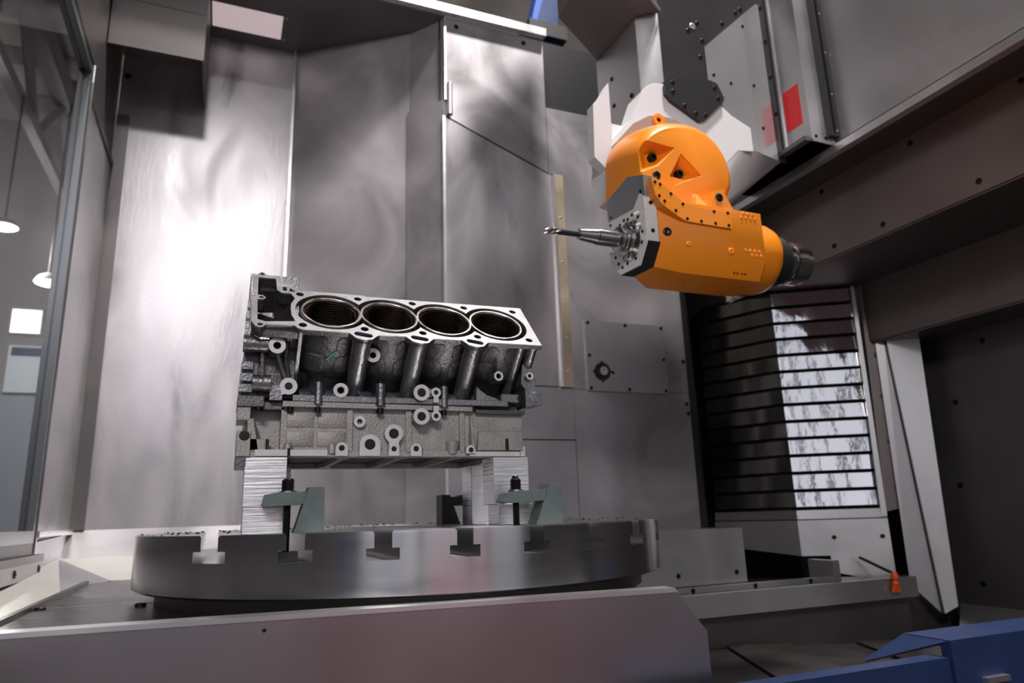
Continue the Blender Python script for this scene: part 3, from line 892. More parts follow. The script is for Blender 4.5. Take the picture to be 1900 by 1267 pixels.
# rear bank
bm = bmesh.new(); prism(bm, [(1.347, 1.612), (1.436, 1.523), (1.372, 1.430), (1.12, 1.430), (1.16, 1.47), (1.243, 1.50)], (0.05, 0, 0), Y, Z, X, 0, 0.43)
part('rear_bank', bm, 'cast', EB)
bm = bmesh.new(); prism(bm, [(1.25, 1.60), (1.30, 1.672), (1.322, 1.698), (1.39, 1.690), (1.43, 1.60)], (0.028, 0, 0), Y, Z, X, 0, 0.016)
prism(bm, [(1.318, 1.60), (1.318, 1.697), (1.34, 1.697), (1.36, 1.60)], (0.028, 0, 0), Y, Z, X, 0, 0.086)
part('rear_chest', bm, 'cast_mid', EB)

# lower crankcase
CY = 1.1
bm = bmesh.new()
box(bm, 0.078, 0.472, CY + 0.004, 1.386, 1.352, 1.417)
box(bm, 0.030, 0.080, CY + 0.028, 1.386, 1.352, 1.417)
for x, w in ((0.1795, 0.009), (0.2725, 0.010), (0.3620, 0.008)):
    box(bm, x - w / 2, x + w / 2, CY - 0.001, CY + 0.01, 1.350, 1.416)
hexa(bm, [V(0.387, CY + 0.004, 1.352), V(0.470, CY + 0.004, 1.352), V(0.470, CY + 0.004, 1.386), V(0.391, CY + 0.004, 1.386)],
     [V(0.388, CY - 0.003, 1.353), V(0.469, CY - 0.003, 1.353), V(0.469, CY - 0.003, 1.384), V(0.390, CY - 0.003, 1.384)])
hexa(bm, [V(0.372, CY + 0.006, 1.352), V(0.386, CY + 0.006, 1.352), V(0.381, CY + 0.006, 1.414), V(0.375, CY + 0.006, 1.414)],
     [V(0.378, CY - 0.004, 1.358), V(0.384, CY - 0.004, 1.358), V(0.379, CY - 0.003, 1.410), V(0.376, CY - 0.003, 1.410)])
# recessed cross relief between the ribs
for x0, x1 in ((0.086, 0.126), (0.131, 0.174)):
    for z0, z1 in ((1.357, 1.381), (1.386, 1.410)):
        if x0 > 0.19 and z0 > 1.38:
            continue
        hexa(bm, [V(x0, CY + 0.004, z0), V(x1, CY + 0.004, z0), V(x1, CY + 0.004, z1), V(x0, CY + 0.004, z1)],
             [V(x0 + 0.002, CY + 0.0028, z0 + 0.002), V(x1 - 0.002, CY + 0.0028, z0 + 0.002), V(x1 - 0.002, CY + 0.0028, z1 - 0.002), V(x0 + 0.002, CY + 0.0028, z1 - 0.002)])
part('crankcase', bm, 'cast_light', EB, 'pale rough crankcase side')
bm = bmesh.new()
box(bm, 0.043, 0.0885, CY - 0.003, CY + 0.03, 1.3432, 1.3525)
box(bm, 0.0925, 0.1465, CY - 0.003, CY + 0.03, 1.3432, 1.3525)
box(bm, 0.150, 0.374, CY + 0.001, CY + 0.03, 1.3432, 1.3520)
box(bm, 0.374, 0.4625, CY - 0.003, CY + 0.03, 1.3432, 1.3505)
box(bm, 0.4655, 0.4735, CY - 0.001, CY + 0.03, 1.3432, 1.3600)
part('pan_rail', bm, 'boss_face', EB, 'machined pan rail')
# underside with bearing webs
web = [[(0.030, CY), (0.472, CY), (0.472, 1.386), (0.030, 1.386)]]
for k in range(4):
    x = 0.094 + 0.093 * k
    web.append([(x, CY + 0.028), (x + 0.070, CY + 0.028), (x + 0.078, CY + 0.06), (x + 0.078, 1.33), (x + 0.066, 1.36), (x + 0.004, 1.36), (x - 0.006, 1.33), (x - 0.006, CY + 0.06)])
bm = bmesh.new(); prism(bm, web, (0, 0, 0), X, Y, Z, 1.3425, 1.352)
part('underside', bm, 'cast_light', EB)
part('crank_void', BX(0.05, 0.46, CY + 0.02, 1.37, 1.3515, 1.353), 'deep', EB)
# joint flanges
bm = bmesh.new(); prism(bm, [(0.0785, CY - 0.007), (0.378, CY - 0.007), (0.386, CY + 0.004), (0.386, CY + 0.05), (0.0785, CY + 0.05)], (0, 0, 0), X, Y, Z, 1.4165, 1.4248)
part('lower_flange', bm, 'cast_light', EB)
bm = bmesh.new(); prism(bm, [(0.0925, CY - 0.008), (0.440, CY - 0.012), (0.455, CY + 0.01), (0.455, CY + 0.08), (0.0925, CY + 0.08)], (0, 0, 0), X, Y, Z, 1.4256, 1.4345)
part('upper_flange', bm, 'cast_mid', EB, 'bright upper joint flange')
part('flange_ledge', BX(0.386, 0.474, CY - 0.004, CY + 0.06, 1.4135, 1.4200), 'cast', EB)
# nozzles, studs on the flange
for x, zt_, r, m in ((0.1300, 1.4555, 0.0065, 'cast_mid'), (0.2255, 1.4560, 0.0080, 'cast_mid'), (0.3300, 1.4560, 0.0070, 'cast_mid')):
    bm = bmesh.new(); cyl(bm, (x, CY - 0.006, 1.421), (x, CY - 0.006, zt_), r)
    sd = part('bolt_tower', bm, m, EB)
    bm = bmesh.new(); cyl(bm, (x, CY - 0.006, zt_), (x, CY - 0.006, zt_ + 0.004), r * 0.45)
    part('bolt_tip', bm, 'bolt_black', sd)
    part('bolt_end', B(cyl, (x, CY - 0.004, 1.4095), (x, CY - 0.004, 1.4175), r * 0.72), 'bolt_black', sd)
for x in (0.0900, 0.0335):
    bm = bmesh.new(); cyl(bm, (x if x > 0.05 else 0.045, CY, 1.4095), (x if x > 0.05 else 0.045, CY, 1.416), 0.005)
    part('bolt_end', bm, 'bolt_black', EB)
# cast lumps between barrels and flange
for x in (0.112, 0.148, 0.206, 0.243, 0.305, 0.345, 0.395):
    bm = bmesh.new()
    hexa(bm, [V(x - 0.013, CY + 0.000, 1.434), V(x + 0.013, CY + 0.000, 1.434), V(x + 0.014, CY + 0.06, 1.434), V(x - 0.014, CY + 0.06, 1.434)],
         [V(x - 0.010, CY + 0.012, 1.447), V(x + 0.010, CY + 0.012, 1.447), V(x + 0.010, CY + 0.06, 1.452), V(x - 0.010, CY + 0.06, 1.452)])
    bmesh.ops.bevel(bm, geom=list(bm.edges), offset=0.004, segments=2, affect='EDGES', profile=0.5)
    part('cast_pocket', bm, 'cast_mid', EB)


def boss(x, z, yf, r, rh, yb=1.15, m='cast_mid'):
    bm = bmesh.new()
    lathe(bm, (x, yb, z), (0, -1, 0), [(r * 1.18, 0), (r * 1.03, yb - yf - 0.003), (r, yb - yf - 0.0005), (rh, yb - yf - 0.0005)], 28)
    b = part('boss', bm, m, EB)
    bm = bmesh.new()
    lathe(bm, (x, yf, z), (0, -1, 0), [(r * 0.98, -0.001), (r * 0.98, 0.0004), (rh, 0.0004), (rh * 0.9, -0.002)], 28)
    part('boss_face', bm, 'boss_face', b, 'machined face')
    bm = bmesh.new()
    lathe(bm, (x, yf, z), (0, -1, 0), [(rh * 0.95, -0.0015), (rh * 0.72, -0.003), (rh * 0.70, -0.012), (0, -0.012)], 18)
    part('boss_hole', bm, 'deep', b)
    return b


def boss_plate(outline, hls, y0, yf, m='cast_mid'):
    bm = bmesh.new(); prism(bm, [outline], (0, 0, 0), X, Z, Y, yf + 0.001, y0)
    b = part('boss', bm, m, EB)
    bm = bmesh.new(); prism(bm, [outline] + [circ(x, z, r, 20) for x, z, r in hls], (0, 0, 0), X, Z, Y, yf - 0.0006, yf + 0.001)
    part('boss_face', bm, 'boss_face', b, 'machined face')
    for x, z, r in hls:
        bm = bmesh.new(); lathe(bm, (x, yf + 0.0008, z), (0, -1, 0), [(r, 0), (r * 0.2, -0.0), (0, 0)], 18)
        part('boss_hole', bm, 'deep', b)
    return b


boss(0.0654, 1.5051, 1.074, 0.0125, 0.0058, 1.12)
boss(0.2080, 1.4972, 1.070, 0.0115, 0.0052, 1.12, 'cast')
boss(0.1630, 1.4434, 1.090, 0.0115, 0.0058)
boss(0.4172, 1.4728, 1.068, 0.0083, 0.0046, 1.11, 'cast')
boss(0.4790, 1.4780, 1.080, 0.0068, 0.0033, 1.12)
boss(0.1942, 1.3964, CY - 0.003, 0.0092, 0.0042, CY + 0.01, 'cast_light')
th = [(0.0765, 1.4330)] + circ(0.0854, 1.4466, 0.0128, 24, -math.pi * 0.62, math.pi * 1.05)
boss_plate(th, [(0.0854, 1.4466, 0.0058)], 1.14, 1.089)
# paired thermostat style lugs across the joint
def lug(cx, cz, sx, sz, up):
    neck = 0.0042
    a = circ(cx, cz, 0.0132, 28)
    bb = boss_plate(a, [(cx, cz, 0.0072)], 1.13, 1.082)
    tip = circ(sx, sz, 0.0080, 20, math.radians(-60 if up else 120), math.radians(240 if up else 420))
    e = 0.0165 if up else -0.0165
    pts = tip + ([(sx - neck, sz - e), (sx + neck, sz - e)] if up else [(sx + neck, sz - e), (sx - neck, sz - e)])
    boss_plate(pts, [(sx, sz, 0.0040)], 1.10, 1.083)
    bm = bmesh.new(); prism(bm, [(cx, cz - 0.010), (sx, sz - 0.006), (sx, sz + 0.006), (cx, cz + 0.010)], (0, 0, 0), X, Z, Y, 1.088, 1.12)
    part('lug_bridge', bm, 'cast_mid', EB)
lug(0.2892, 1.4428, 0.3135, 1.4440, True)
lug(0.2892, 1.4045, 0.3135, 1.4058, False)
# arched bosses along the pan rail
def arch(x, z, r, hole, zbot):
    return circ(x, z, r, 20, 0, math.pi) + [(x - r, zbot), (x + r, zbot)]
boss_plate(arch(0.2103, 1.3603, 0.0160, 0, 1.3432), [(0.2103, 1.3608, 0.0085)], CY + 0.02, CY - 0.006, 'cast_light')
boss_plate(arch(0.1674, 1.3546, 0.0092, 0, 1.3432), [(0.1674, 1.3550, 0.0046)], CY + 0.02, CY - 0.006, 'cast_light')
boss_plate(arch(0.2835, 1.3537, 0.0090, 0, 1.3432), [(0.2835, 1.3545, 0.0046)], CY + 0.02, CY - 0.006, 'cast_light')
boss_plate(circ(0.2473, 1.3778, 0.0145, 28, math.radians(-50), math.radians(230)) + [(0.2400, 1.3640), (0.2398, 1.3560), (0.2390, 1.3432), (0.2565, 1.3432), (0.2562, 1.3560), (0.2550, 1.3640)],
           [(0.2473, 1.3778, 0.0080), (0.2478, 1.3540, 0.0042)], CY + 0.02, CY - 0.007, 'cast_light')
boss_plate(arch(0.3747, 1.3530, 0.0080, 0, 1.3475), [(0.3755, 1.3530, 0.0042)], CY + 0.02, CY - 0.006, 'cast_light')
# rounded bumps above the rail and the plugged oil gallery
for x, z, r in ((0.0895, 1.3600, 0.0070), (0.1545, 1.3590, 0.0075), (0.2900, 1.3570, 0.0075), (0.3830, 1.3550, 0.0070)):
    bm = bmesh.new(); lathe(bm, (x, CY + 0.004, z - 0.012), Z, [(r, 0), (r, 0.010), (r * 0.75, 0.015), (0, 0.0165)], 20)
    part('bump', bm, 'cast_light', EB)
bm = bmesh.new(); lathe(bm, (0.3460, CY + 0.006, 1.3490), (0, -0.25, 1), [(0.0095, 0), (0.0115, 0.017), (0.0105, 0.020), (0.007, 0.0205), (0.006, 0.016), (0, 0.016)], 24)
part('gallery_plug', bm, 'cast_light', EB)
bm = bmesh.new(); cyl(bm, (0.0555, CY + 0.010, 1.345), (0.0555, CY + 0.010, 1.3685), 0.0075)
part('dowel', bm, 'holder', EB, 'bright steel dowel')
bm = bmesh.new(); cyl(bm, (0.0905, CY - 0.0035, 1.3432), (0.0905, CY - 0.0035, 1.3545), 0.0020); cyl(bm, (0.4400, CY - 0.0035, 1.3535), (0.4400, CY - 0.0035, 1.3720), 0.0032, 0.0026)
part('oil_slot', bm, 'deep', EB)
# left end of the crankcase
bm = bmesh.new()
box(bm, 0.017, 0.036, CY - 0.004, CY + 0.06, 1.3425, 1.3800)
box(bm, 0.016, 0.034, CY + 0.000, CY + 0.07, 1.3960, 1.4155)
hexa(bm, [V(0.031, CY - 0.001, 1.352), V(0.047, CY - 0.001, 1.352), V(0.039, CY - 0.001, 1.398), V(0.031, CY - 0.001, 1.398)],
     [V(0.031, CY + 0.03, 1.352), V(0.060, CY + 0.03, 1.352), V(0.042, CY + 0.03, 1.398), V(0.031, CY + 0.03, 1.398)])
box(bm, 0.036, 0.056, CY - 0.001, CY + 0.03, 1.3500, 1.3680)
part('end_casting', bm, 'cast_light', EB)
bm = bmesh.new(); lathe(bm, (0.0275, CY - 0.0042, 1.3725), (0, -1, 0), [(0.0075, 0), (0, 0.0004)], 18)
part('end_hole', bm, 'deep', EB)
part('end_foot', BX(0.0175, 0.031, CY - 0.002, CY + 0.10, 1.3290, 1.3430), 'cast', EB)
bm = bmesh.new()
box(bm, 0.015, 0.052, CY - 0.003, CY + 0.07, 1.4160, 1.4315)
box(bm, 0.052, 0.082, CY + 0.004, CY + 0.07, 1.4130, 1.4240)
part('end_flange', bm, 'cast', EB)
bm = bmesh.new(); cyl(bm, (0.034, CY - 0.004, 1.4510), (0.060, CY - 0.004, 1.4510), 0.0130)
part('end_tube', bm, 'cast_mid', EB)
bm = bmesh.new(); cyl(bm, (0.018, 1.088, 1.5085), (0.054, 1.088, 1.5085), 0.0135, 0.0120); cyl(bm, (0.052, 1.088, 1.5085), (0.058, 1.088, 1.5085), 0.0120, 0.006)
part('end_tube', bm, 'cast_mid', EB)
part('end_block', BX(0.059, 0.0770, CY - 0.008, CY + 0.06, 1.4255, 1.4480), 'cast_mid', EB)
bm = bmesh.new()
hexa(bm, [V(0.045, 1.100, 1.462), V(0.050, 1.100, 1.462), V(0.048, 1.095, 1.500), V(0.043, 1.095, 1.500)], [V(0.045, 1.125, 1.462), V(0.050, 1.125, 1.462), V(0.048, 1.125, 1.500), V(0.043, 1.125, 1.500)])
part('rib', bm, 'cast_mid', EB)
bm = bmesh.new(); tube(bm, [(0.0665, 1.085, 1.497), (0.0745, 1.092, 1.474), (0.083, 1.098, 1.455)], 0.0042, 10)
part('rib', bm, 'cast_mid', EB)
bm = bmesh.new(); tube(bm, [(0.082, 1.092, 1.517), (0.079, 1.094, 1.490), (0.088, 1.105, 1.452)], 0.0038, 10)
part('rib', bm, 'cast', EB)
bm = bmesh.new(); box(bm, 0.040, 0.095, 1.112, 1.20, 1.432, 1.525); box(bm, 0.020, 0.042, 1.108, 1.20, 1.432, 1.500)
part('end_wall', bm, 'cast', EB)
bm = bmesh.new()
for z, y, x0 in ((1.590, 1.155, 0.0225), (1.568, 1.140, 0.0205), (1.545, 1.118, 0.0200), (1.530, 1.100, 0.0195), (1.478, 1.100, 0.0175), (1.460, 1.100, 0.0165), (1.443, 1.098, 0.0155)):
    box(bm, x0, 0.034, y, y + 0.030, z - 0.006, z + 0.006)
box(bm, 0.026, 0.034, 1.115, 1.22, 1.44, 1.60)
part('front_cover_pads', bm, 'cast_mid', EB)
# right end bracket
bm = bmesh.new()
prism(bm, [(0.4735, 1.4250), (0.5030, 1.4300), (0.5030, 1.4560), (0.492, 1.462), (0.492, 1.470), (0.488, 1.492), (0.470, 1.500), (0.466, 1.465), (0.4735, 1.456)], (0, 0, 0), X, Z, Y, 1.088, 1.13)
bk = part('end_bracket', bm, 'cast_mid', EB)
bm = bmesh.new(); lathe(bm, (0.490, 1.0885, 1.4425), (0, -1, 0), [(0.0095, 0), (0.0095, 0.0012), (0, 0.0016)], 22)
part('bracket_pad', bm, 'cast_mid', bk)
bm = bmesh.new()
prism(bm, [(0.385, 1.4345), (0.428, 1.4345), (0.418, 1.440), (0.404, 1.444), (0.392, 1.452), (0.386, 1.458)], (0, 0, 0), X, Z, Y, 1.090, 1.105)
box(bm, 0.430, 0.462, 1.092, 1.13, 1.4335, 1.4470)
part('bracket_web', bm, 'cast_mid', EB)
bm = bmesh.new(); lathe(bm, (0.463, 1.0915, 1.4400), (0, -1, 0), [(0.004, 0), (0, 0.0003)], 12)
part('bracket_hole', bm, 'deep', EB)

# ------------------------------------------------------------------ risers under the block
def riser(name, label, x0, x1, y0, y1, z0, z1, step=None):
    bm = bmesh.new()
    if step:
        box(bm, x0, x1, y0, y1, step[0], z1); box(bm, x0 + step[1], x1 + step[2], y0 + 0.001, y1, z0, step[0])
    else:
        box(bm, x0, x1, y0, y1, z0, z1)
    bmesh.ops.bevel(bm, geom=list(bm.edges), offset=0.0007, segments=1, affect='EDGES')
    return solo(name, bm, 'riser', label, 'riser block', ((x0 + x1) / 2, (y0 + y1) / 2, z0), 'milled riser blocks under the engine block')
riser('riser_block', 'wide milled aluminium riser block under the left front of the engine block', 0.0300, 0.0893, 1.100, 1.155, 1.2327, 1.3423, (1.2700, 0.001, -0.002))
riser('riser_block', 'bright milled riser block under the right front, behind a clamp nut', 0.4160, 0.4790, 1.100, 1.154, 1.2327, 1.3423, (1.2655, 0.009, 0.006))
riser('riser_block', 'grey shaded riser block under the right rear of the engine block', 0.4440, 0.5050, 1.295, 1.352, 1.2327, 1.3423)
riser('riser_block', 'narrow edge of a riser block showing behind the left riser and clamp nut', 0.0450, 0.1130, 1.31, 1.37, 1.2327, 1.3423)

# ------------------------------------------------------------------ clamps
def hexnut(bm, x, y, z, r, h):
    prism(bm, circ(x, y, r * 0.86, 6, 0.3, 0.3 + 2 * math.pi), (0, 0, 0), X, Y, Z, z, z + h)
    lathe(bm, (x, y, z + h), Z, [(r * 0.78, -0.0005), (r * 0.62, 0.0022), (0, 0.0022)], 18)
def clamp_set(where, stud_x, stud_y, bar_pts, bar_y, steps, nut_z, rod_top, mflip=1):
    t = thing('clamp_stud', 'black threaded stud with hex nut on the %s clamp' % where, 'clamp stud', (stud_x, stud_y, TZ - 0.03), 'clamp studs')
    bm = bmesh.new()
    prof = [(0, TZ - 0.035), (0.0056, TZ - 0.035)]
    z = TZ - 0.035
    while z < rod_top - 0.002:
        prof += [(0.0056, z), (0.0047, z + 0.0008), (0.0056, z + 0.0016)]; z += 0.0016
    prof += [(0.0046, rod_top), (0, rod_top)]
    lathe(bm, (stud_x, stud_y, 0), Z, prof, 14)
    part('threaded_rod', bm, 'stud', t, angle=20)
    bm = bmesh.new(); hexnut(bm, stud_x, stud_y, nut_z, 0.0108, 0.0155)
    part('hex_nut', bm, 'nut', t)
    bm = bmesh.new(); cyl(bm, (stud_x, stud_y, nut_z - 0.0025), (stud_x, stud_y, nut_z), 0.0125, seg=24)
    part('washer', bm, 'bolt_steel', t)
    bm = bmesh.new(); box(bm, stud_x - 0.016, stud_x + 0.016, stud_y - 0.016, stud_y + 0.016, TZ - 0.037, TZ - 0.025)
    part('slot_nut', bm, 'stud', t)
    bm = bmesh.new()
    prism(bm, bar_pts, (0, 0, 0), X, Z, Y, bar_y[0], bar_y[1])
    slot = bmesh.new(); box(slot, stud_x - 0.014, stud_x + 0.014, stud_y - 0.0065, stud_y + 0.0065, 1.2, 1.4)
    bm = boolean_cut(bm, slot)
    bc = sum((Vector((p[0], 0, p[1])) for p in bar_pts), Vector()) / len(bar_pts)
    solo('clamp_bar', bm, 'clamp_grey', 'grey-green forged clamp bar pressing on the %s riser' % where, 'clamp bar', (bc.x, sum(bar_y) / 2, bc.z), 'clamp bars')
    return t
def step_block(label, xb0, xb1, xt0, xt1, y0, y1, z1, m='clamp_grey', n=14, z0=None):
    """wedge with fine steps on its slanted side"""
    z0 = z0 or TZ + 0.0003
    pts = [(xb1, z0), (xt1, z1), (xt0, z1)]
    sgn = 1 if xt0 > xb0 else -1
    for k in range(n):
        za = z1 - (z1 - z0) * k / n; zc = z1 - (z1 - z0) * (k + 1) / n
        xa = xt0 + (xb0 - xt0) * (k + 1) / n
        pts += [(xt0 + (xb0 - xt0) * (k + 0.25) / n, zc + (za - zc) * 0.35), (xa, zc + (za - zc) * 0.30)] if k < n - 1 else [(xb0, z0 + 0.002), (xb0, z0)]
    bm = bmesh.new(); prism(bm, pts, (0, 0, 0), X, Z, Y, y0, y1)
    return solo('step_block', bm, m, label, 'step block', ((xb0 + xb1) / 2, (y0 + y1) / 2, z0), 'stepped clamp supports')


clamp_set('left front', 0.0905, 1.083, [(0.0555, 1.2735), (0.0585, 1.2866), (0.0740, 1.2893), (0.1165, 1.2900), (0.1120, 1.2722), (0.0590, 1.2695)], (1.068, 1.0985), None, 1.2915, 1.3085)
step_block('grey-green stepped block holding the heel of the left front clamp', 0.0995, 0.1415, 0.1180, 0.1400, 1.066, 1.100, 1.2960)
clamp_set('right front', 0.4385, 1.062, [(0.4095, 1.2685), (0.4180, 1.2822), (0.4360, 1.2845), (0.4860, 1.2866), (0.4815, 1.2690), (0.4190, 1.2657)], (1.046, 1.078), None, 1.2870, 1.3090)
step_block('grey-green stepped block holding the heel of the right front clamp', 0.4665, 0.5125, 0.4900, 0.5130, 1.045, 1.082, 1.2945)
# dark clamp behind
step_block('dark stepped block in shadow behind the block, left of the rear riser', 0.4500, 0.4120, 0.4290, 0.4120, 1.385, 1.425, 1.2905, 'clamp_black')
bm = bmesh.new(); prism(bm, [(0.418, 1.2690), (0.418, 1.2900), (0.428, 1.2900), (0.430, 1.2865), (0.450, 1.2865), (0.452, 1.2900), (0.475, 1.2890), (0.470, 1.2690)], (0, 0, 0), X, Z, Y, 1.392, 1.420)
solo('clamp_bar', bm, 'clamp_black', 'dark clamp bar in shadow resting on the rear stepped block', 'clamp bar', (0.445, 1.405, 1.269), 'clamp bars')

# ------------------------------------------------------------------ vertical ram carrying the head
RM = thing('vertical_ram', 'steel clad vertical ram with red sticker above the orange head', 'machine ram', (1.45, 1.75, 2.35))
YP = 1.618
# neck: left face, chamfer, front
bm = bmesh.new(); prism(bm, [(1.16, 1.92), (1.163, 1.665), (1.222, 1.622), (1.68, 1.622), (1.68, 1.92)], (0, 0, 0), X, Y, Z, 2.42, 2.818)
prism(bm, [(1.16, 1.92), (1.163, 1.665), (1.222, 1.622), (1.30, 1.622), (1.30, 1.92)], (0, 0, 0), X, Y, Z, 2.22, 2.42)
nk = part('neck', bm, 'steel_bright', RM, 'light grey neck faces')
for y, z in ((1.827, 2.692), (1.824, 2.587), (1.716, 2.560), (1.715, 2.482)):
    bolt(nk, (1.161, y, z), (-1, 0, 0), 0.008)
bm = bmesh.new(); box(bm, 1.2235, 1.687, 1.6185, 1.624, 2.36, 3.35)
part('front_plate', bm, 'plate_reflect_dark', RM)  # dark colour stands in for a dark reflection on plain steel
bm = bmesh.new(); prism(bm, [(1.636, 2.963), (1.393, 2.730), (1.393, 2.607), (1.441, 2.554), (1.44, 2.45), (1.36, 2.36), (1.648, 2.36), (1.648, 2.963)], (0, 1.6145, 0), X, Z, Y, 0, 0.004)
wp = part('cover_plate', bm, 'plate_mirror', RM, 'polished pale cover plate')
for x, z in ((1.566, 2.854), (1.418, 2.630), (1.486, 2.614), (1.583, 2.627), (1.600, 2.47)):
    bolt(wp, (x, 1.6145, z), (0, -1, 0), 0.006)
for x, z in ((1.660, 2.957), (1.546, 2.905), (1.569, 2.925), (1.482, 2.845), (1.390, 2.755), (1.375, 2.689), (1.376, 2.596), (1.664, 2.822), (1.666, 2.682), (1.668, 2.541), (1.336, 2.780), (1.377, 2.819)):
    bolt(RM, (x, 1.6185, z), (0, -1, 0), 0.008)
bolt(RM, (1.355, 1.6185, 2.80), (0, -1, 0), 0.012, 'bolt_steel')
bm = bmesh.new(); box(bm, 1.685, 1.785, 1.50, 1.90, 2.380, 3.6)
side = part('side_column', bm, 'steel_bright', RM, 'bright side column')
part('column_edge', BX(1.681, 1.689, 1.496, 1.504, 2.383, 3.6), 'steel_bright', RM)
part('column_edge', BX(1.680, 1.687, 1.606, 1.614, 2.395, 3.6), 'steel_bright', RM)
part('column_foot', BX(1.66, 1.785, 1.505, 1.90, 2.380, 2.395), 'steel_dark', RM)
bm = bmesh.new(); prism(bm, [(1.527, 2.457), (1.595, 2.457), (1.595, 2.603), (1.527, 2.603)], (1.6835, 0, 0), Y, Z, X, 0, 0.002)
part('sticker', bm, 'red', RM, 'red rectangular sticker')
bolt(side, (1.685, 1.583, 2.405), (-1, 0, 0), 0.006); bolt(side, (1.685, 1.530, 2.405), (-1, 0, 0), 0.006)
for x in (1.703, 1.744):
    bolt(side, (x, 1.50, 2.398), (0, -1, 0), 0.006)
bm = bmesh.new(); box(bm, 1.748, 1.788, 1.480, 1.502, 2.40, 3.6)
sl = part('rubber_seal', bm, 'rubber', RM, 'black rubber seal strip')
part('seal_rib', BX(1.762, 1.770, 1.476, 1.482, 2.42, 3.6), 'bolt_black', sl)
for z in (2.42, 2.553, 2.709, 2.86, 3.01):
    bolt(sl, (1.778, 1.480, z), (0, -1, 0), 0.004, 'bolt_steel')
# upper saddle housing: its dark underside shows
bm = bmesh.new(); prism(bm, [(0.925, 1.640), (0.927, 1.752), (1.163, 1.912), (1.21, 1.915), (1.2185, 1.612), (1.148, 1.566)], (0, 0, 2.820), X, Y, Z, 0, 0.9)
sd = thing('saddle_housing', 'brown-grey angular housing above the ram neck, seen from below', 'machine housing', (1.2, 1.75, 2.82))
part('housing_body', bm, 'steel_brown', sd)
part('housing_edge', B(hexa, [V(1.148, 1.564, 2.815), V(1.222, 1.610, 2.815), V(1.225, 1.606, 2.815), V(1.151, 1.560, 2.815)], [V(1.148, 1.564, 2.823), V(1.222, 1.610, 2.823), V(1.225, 1.606, 2.823), V(1.151, 1.560, 2.823)]), 'steel_bright', sd)

# ------------------------------------------------------------------ white head carrier
HC = thing('head_carrier', 'white painted angular casting holding the orange spindle head', 'head casting', (1.2, 1.58, 2.15))
arc = [(1.118 + 0.172 * math.cos(t), 2.140 + 0.172 * math.sin(t)) for t in [math.radians(a) for a in range(-40, 221, 10)]]
bm = bmesh.new()
face = [(0.930, 2.16), (0.945, 2.245), (1.012, 2.325), (1.036, 2.345), (1.075, 2.445), (1.090, 2.462), (1.122, 2.482), (1.30, 2.50), (1.40, 2.43), (1.47, 2.40), (1.47, 2.320), (1.410, 2.312), (1.320, 2.222), (1.325, 2.100), (1.10, 2.05), (0.95, 2.09)]
prism(bm, face, (0, 0, 0), X, Z, Y, 1.535, 1.612)
part('arch', bm, 'white_paint', HC)
# raised ring collar around the rotary joint
col_ = [(0.955, 2.10), (0.952, 2.235), (1.012, 2.305), (1.066, 2.340), (1.100, 2.350), (1.158, 2.347), (1.232, 2.316), (1.288, 2.244), (1.300, 2.10), (1.12, 2.0)]
bm = bmesh.new(); prism(bm, col_, (0, 0, 0), X, Z, Y, 1.499, 1.54)
cl_ = part('collar', bm, 'collar_reflect', HC, 'chamfered collar with painted orange reflection')  # tan is the orange drum's reflection put into the metal's colour
bm = bmesh.new(); lathe(bm, (1.098, 1.497, 2.332), (0, -1, 0), [(0.020, -0.01), (0.020, 0.003), (0.008, 0.003), (0.007, -0.002), (0, -0.002)], 24)
part('orange_boss', bm, 'orange', cl_, 'orange round boss')
# left leg
bm = bmesh.new(); prism(bm, [(0.896, 2.195), (0.930, 2.166), (0.956, 2.19), (0.957, 2.36), (0.957, 2.440), (0.931, 2.394), (0.902, 2.360)], (0, 0, 0), X, Z, Y, 1.525, 1.560)
lg = part('left_leg', bm, 'white_paint', HC)
bm = bmesh.new(); box(bm, 0.935, 1.02, 1.556, 1.61, 2.17, 2.33)
part('back_web', bm, 'white_paint', HC)
# right shoulder with sloping facets
bm = bmesh.new()
for p in ((1.300, 1.536, 2.11), (1.341, 1.536, 2.25), (1.436, 1.536, 2.335), (1.549, 1.60, 2.350), (1.655, 1.612, 2.355), (1.365, 1.565, 2.135), (1.375, 1.575, 2.185), (1.30, 1.70, 2.12), (1.62, 1.70, 2.352), (1.40, 1.70, 2.14), (1.32, 1.70, 2.34)):
    bm.verts.new(p)
r_ = bmesh.ops.convex_hull(bm, input=list(bm.verts))
bmesh.ops.delete(bm, geom=[g for g in r_['geom_interior'] if isinstance(g, bmesh.types.BMVert)], context='VERTS')
part('shoulder', bm, 'white_paint', HC)
part('slot_mark', BX(1.300, 1.306, 1.532, 1.536, 2.235, 2.258), 'bolt_black', HC)
# black service cover on the casting
bcov = [(1.166, 2.505), (1.319, 2.529), (1.347, 2.522), (1.368, 2.477), (1.364, 2.463), (1.288, 2.386), (1.265, 2.377), (1.17, 2.425), (1.151, 2.444), (1.150, 2.475)]
bm = bmesh.new(); prism(bm, bcov, (0, 0, 0), X, Z, Y, 1.522, 1.610)
bc_ = part('service_cover', bm, 'plate_black', HC, 'black service cover')
for x, z in ((1.178, 2.458), (1.215, 2.418), (1.254, 2.400), (1.290, 2.402), (1.345, 2.470), (1.335, 2.505), (1.180, 2.490)):
    bolt(bc_, (x, 1.522, z), (0, -1, 0), 0.007)

# ------------------------------------------------------------------ orange spindle head
SH = thing('spindle_head', 'orange swivelling milling head with horizontal spindle', 'milling head', (1.1, 1.39, 1.78))
AY, AZ = 1.384, 1.894
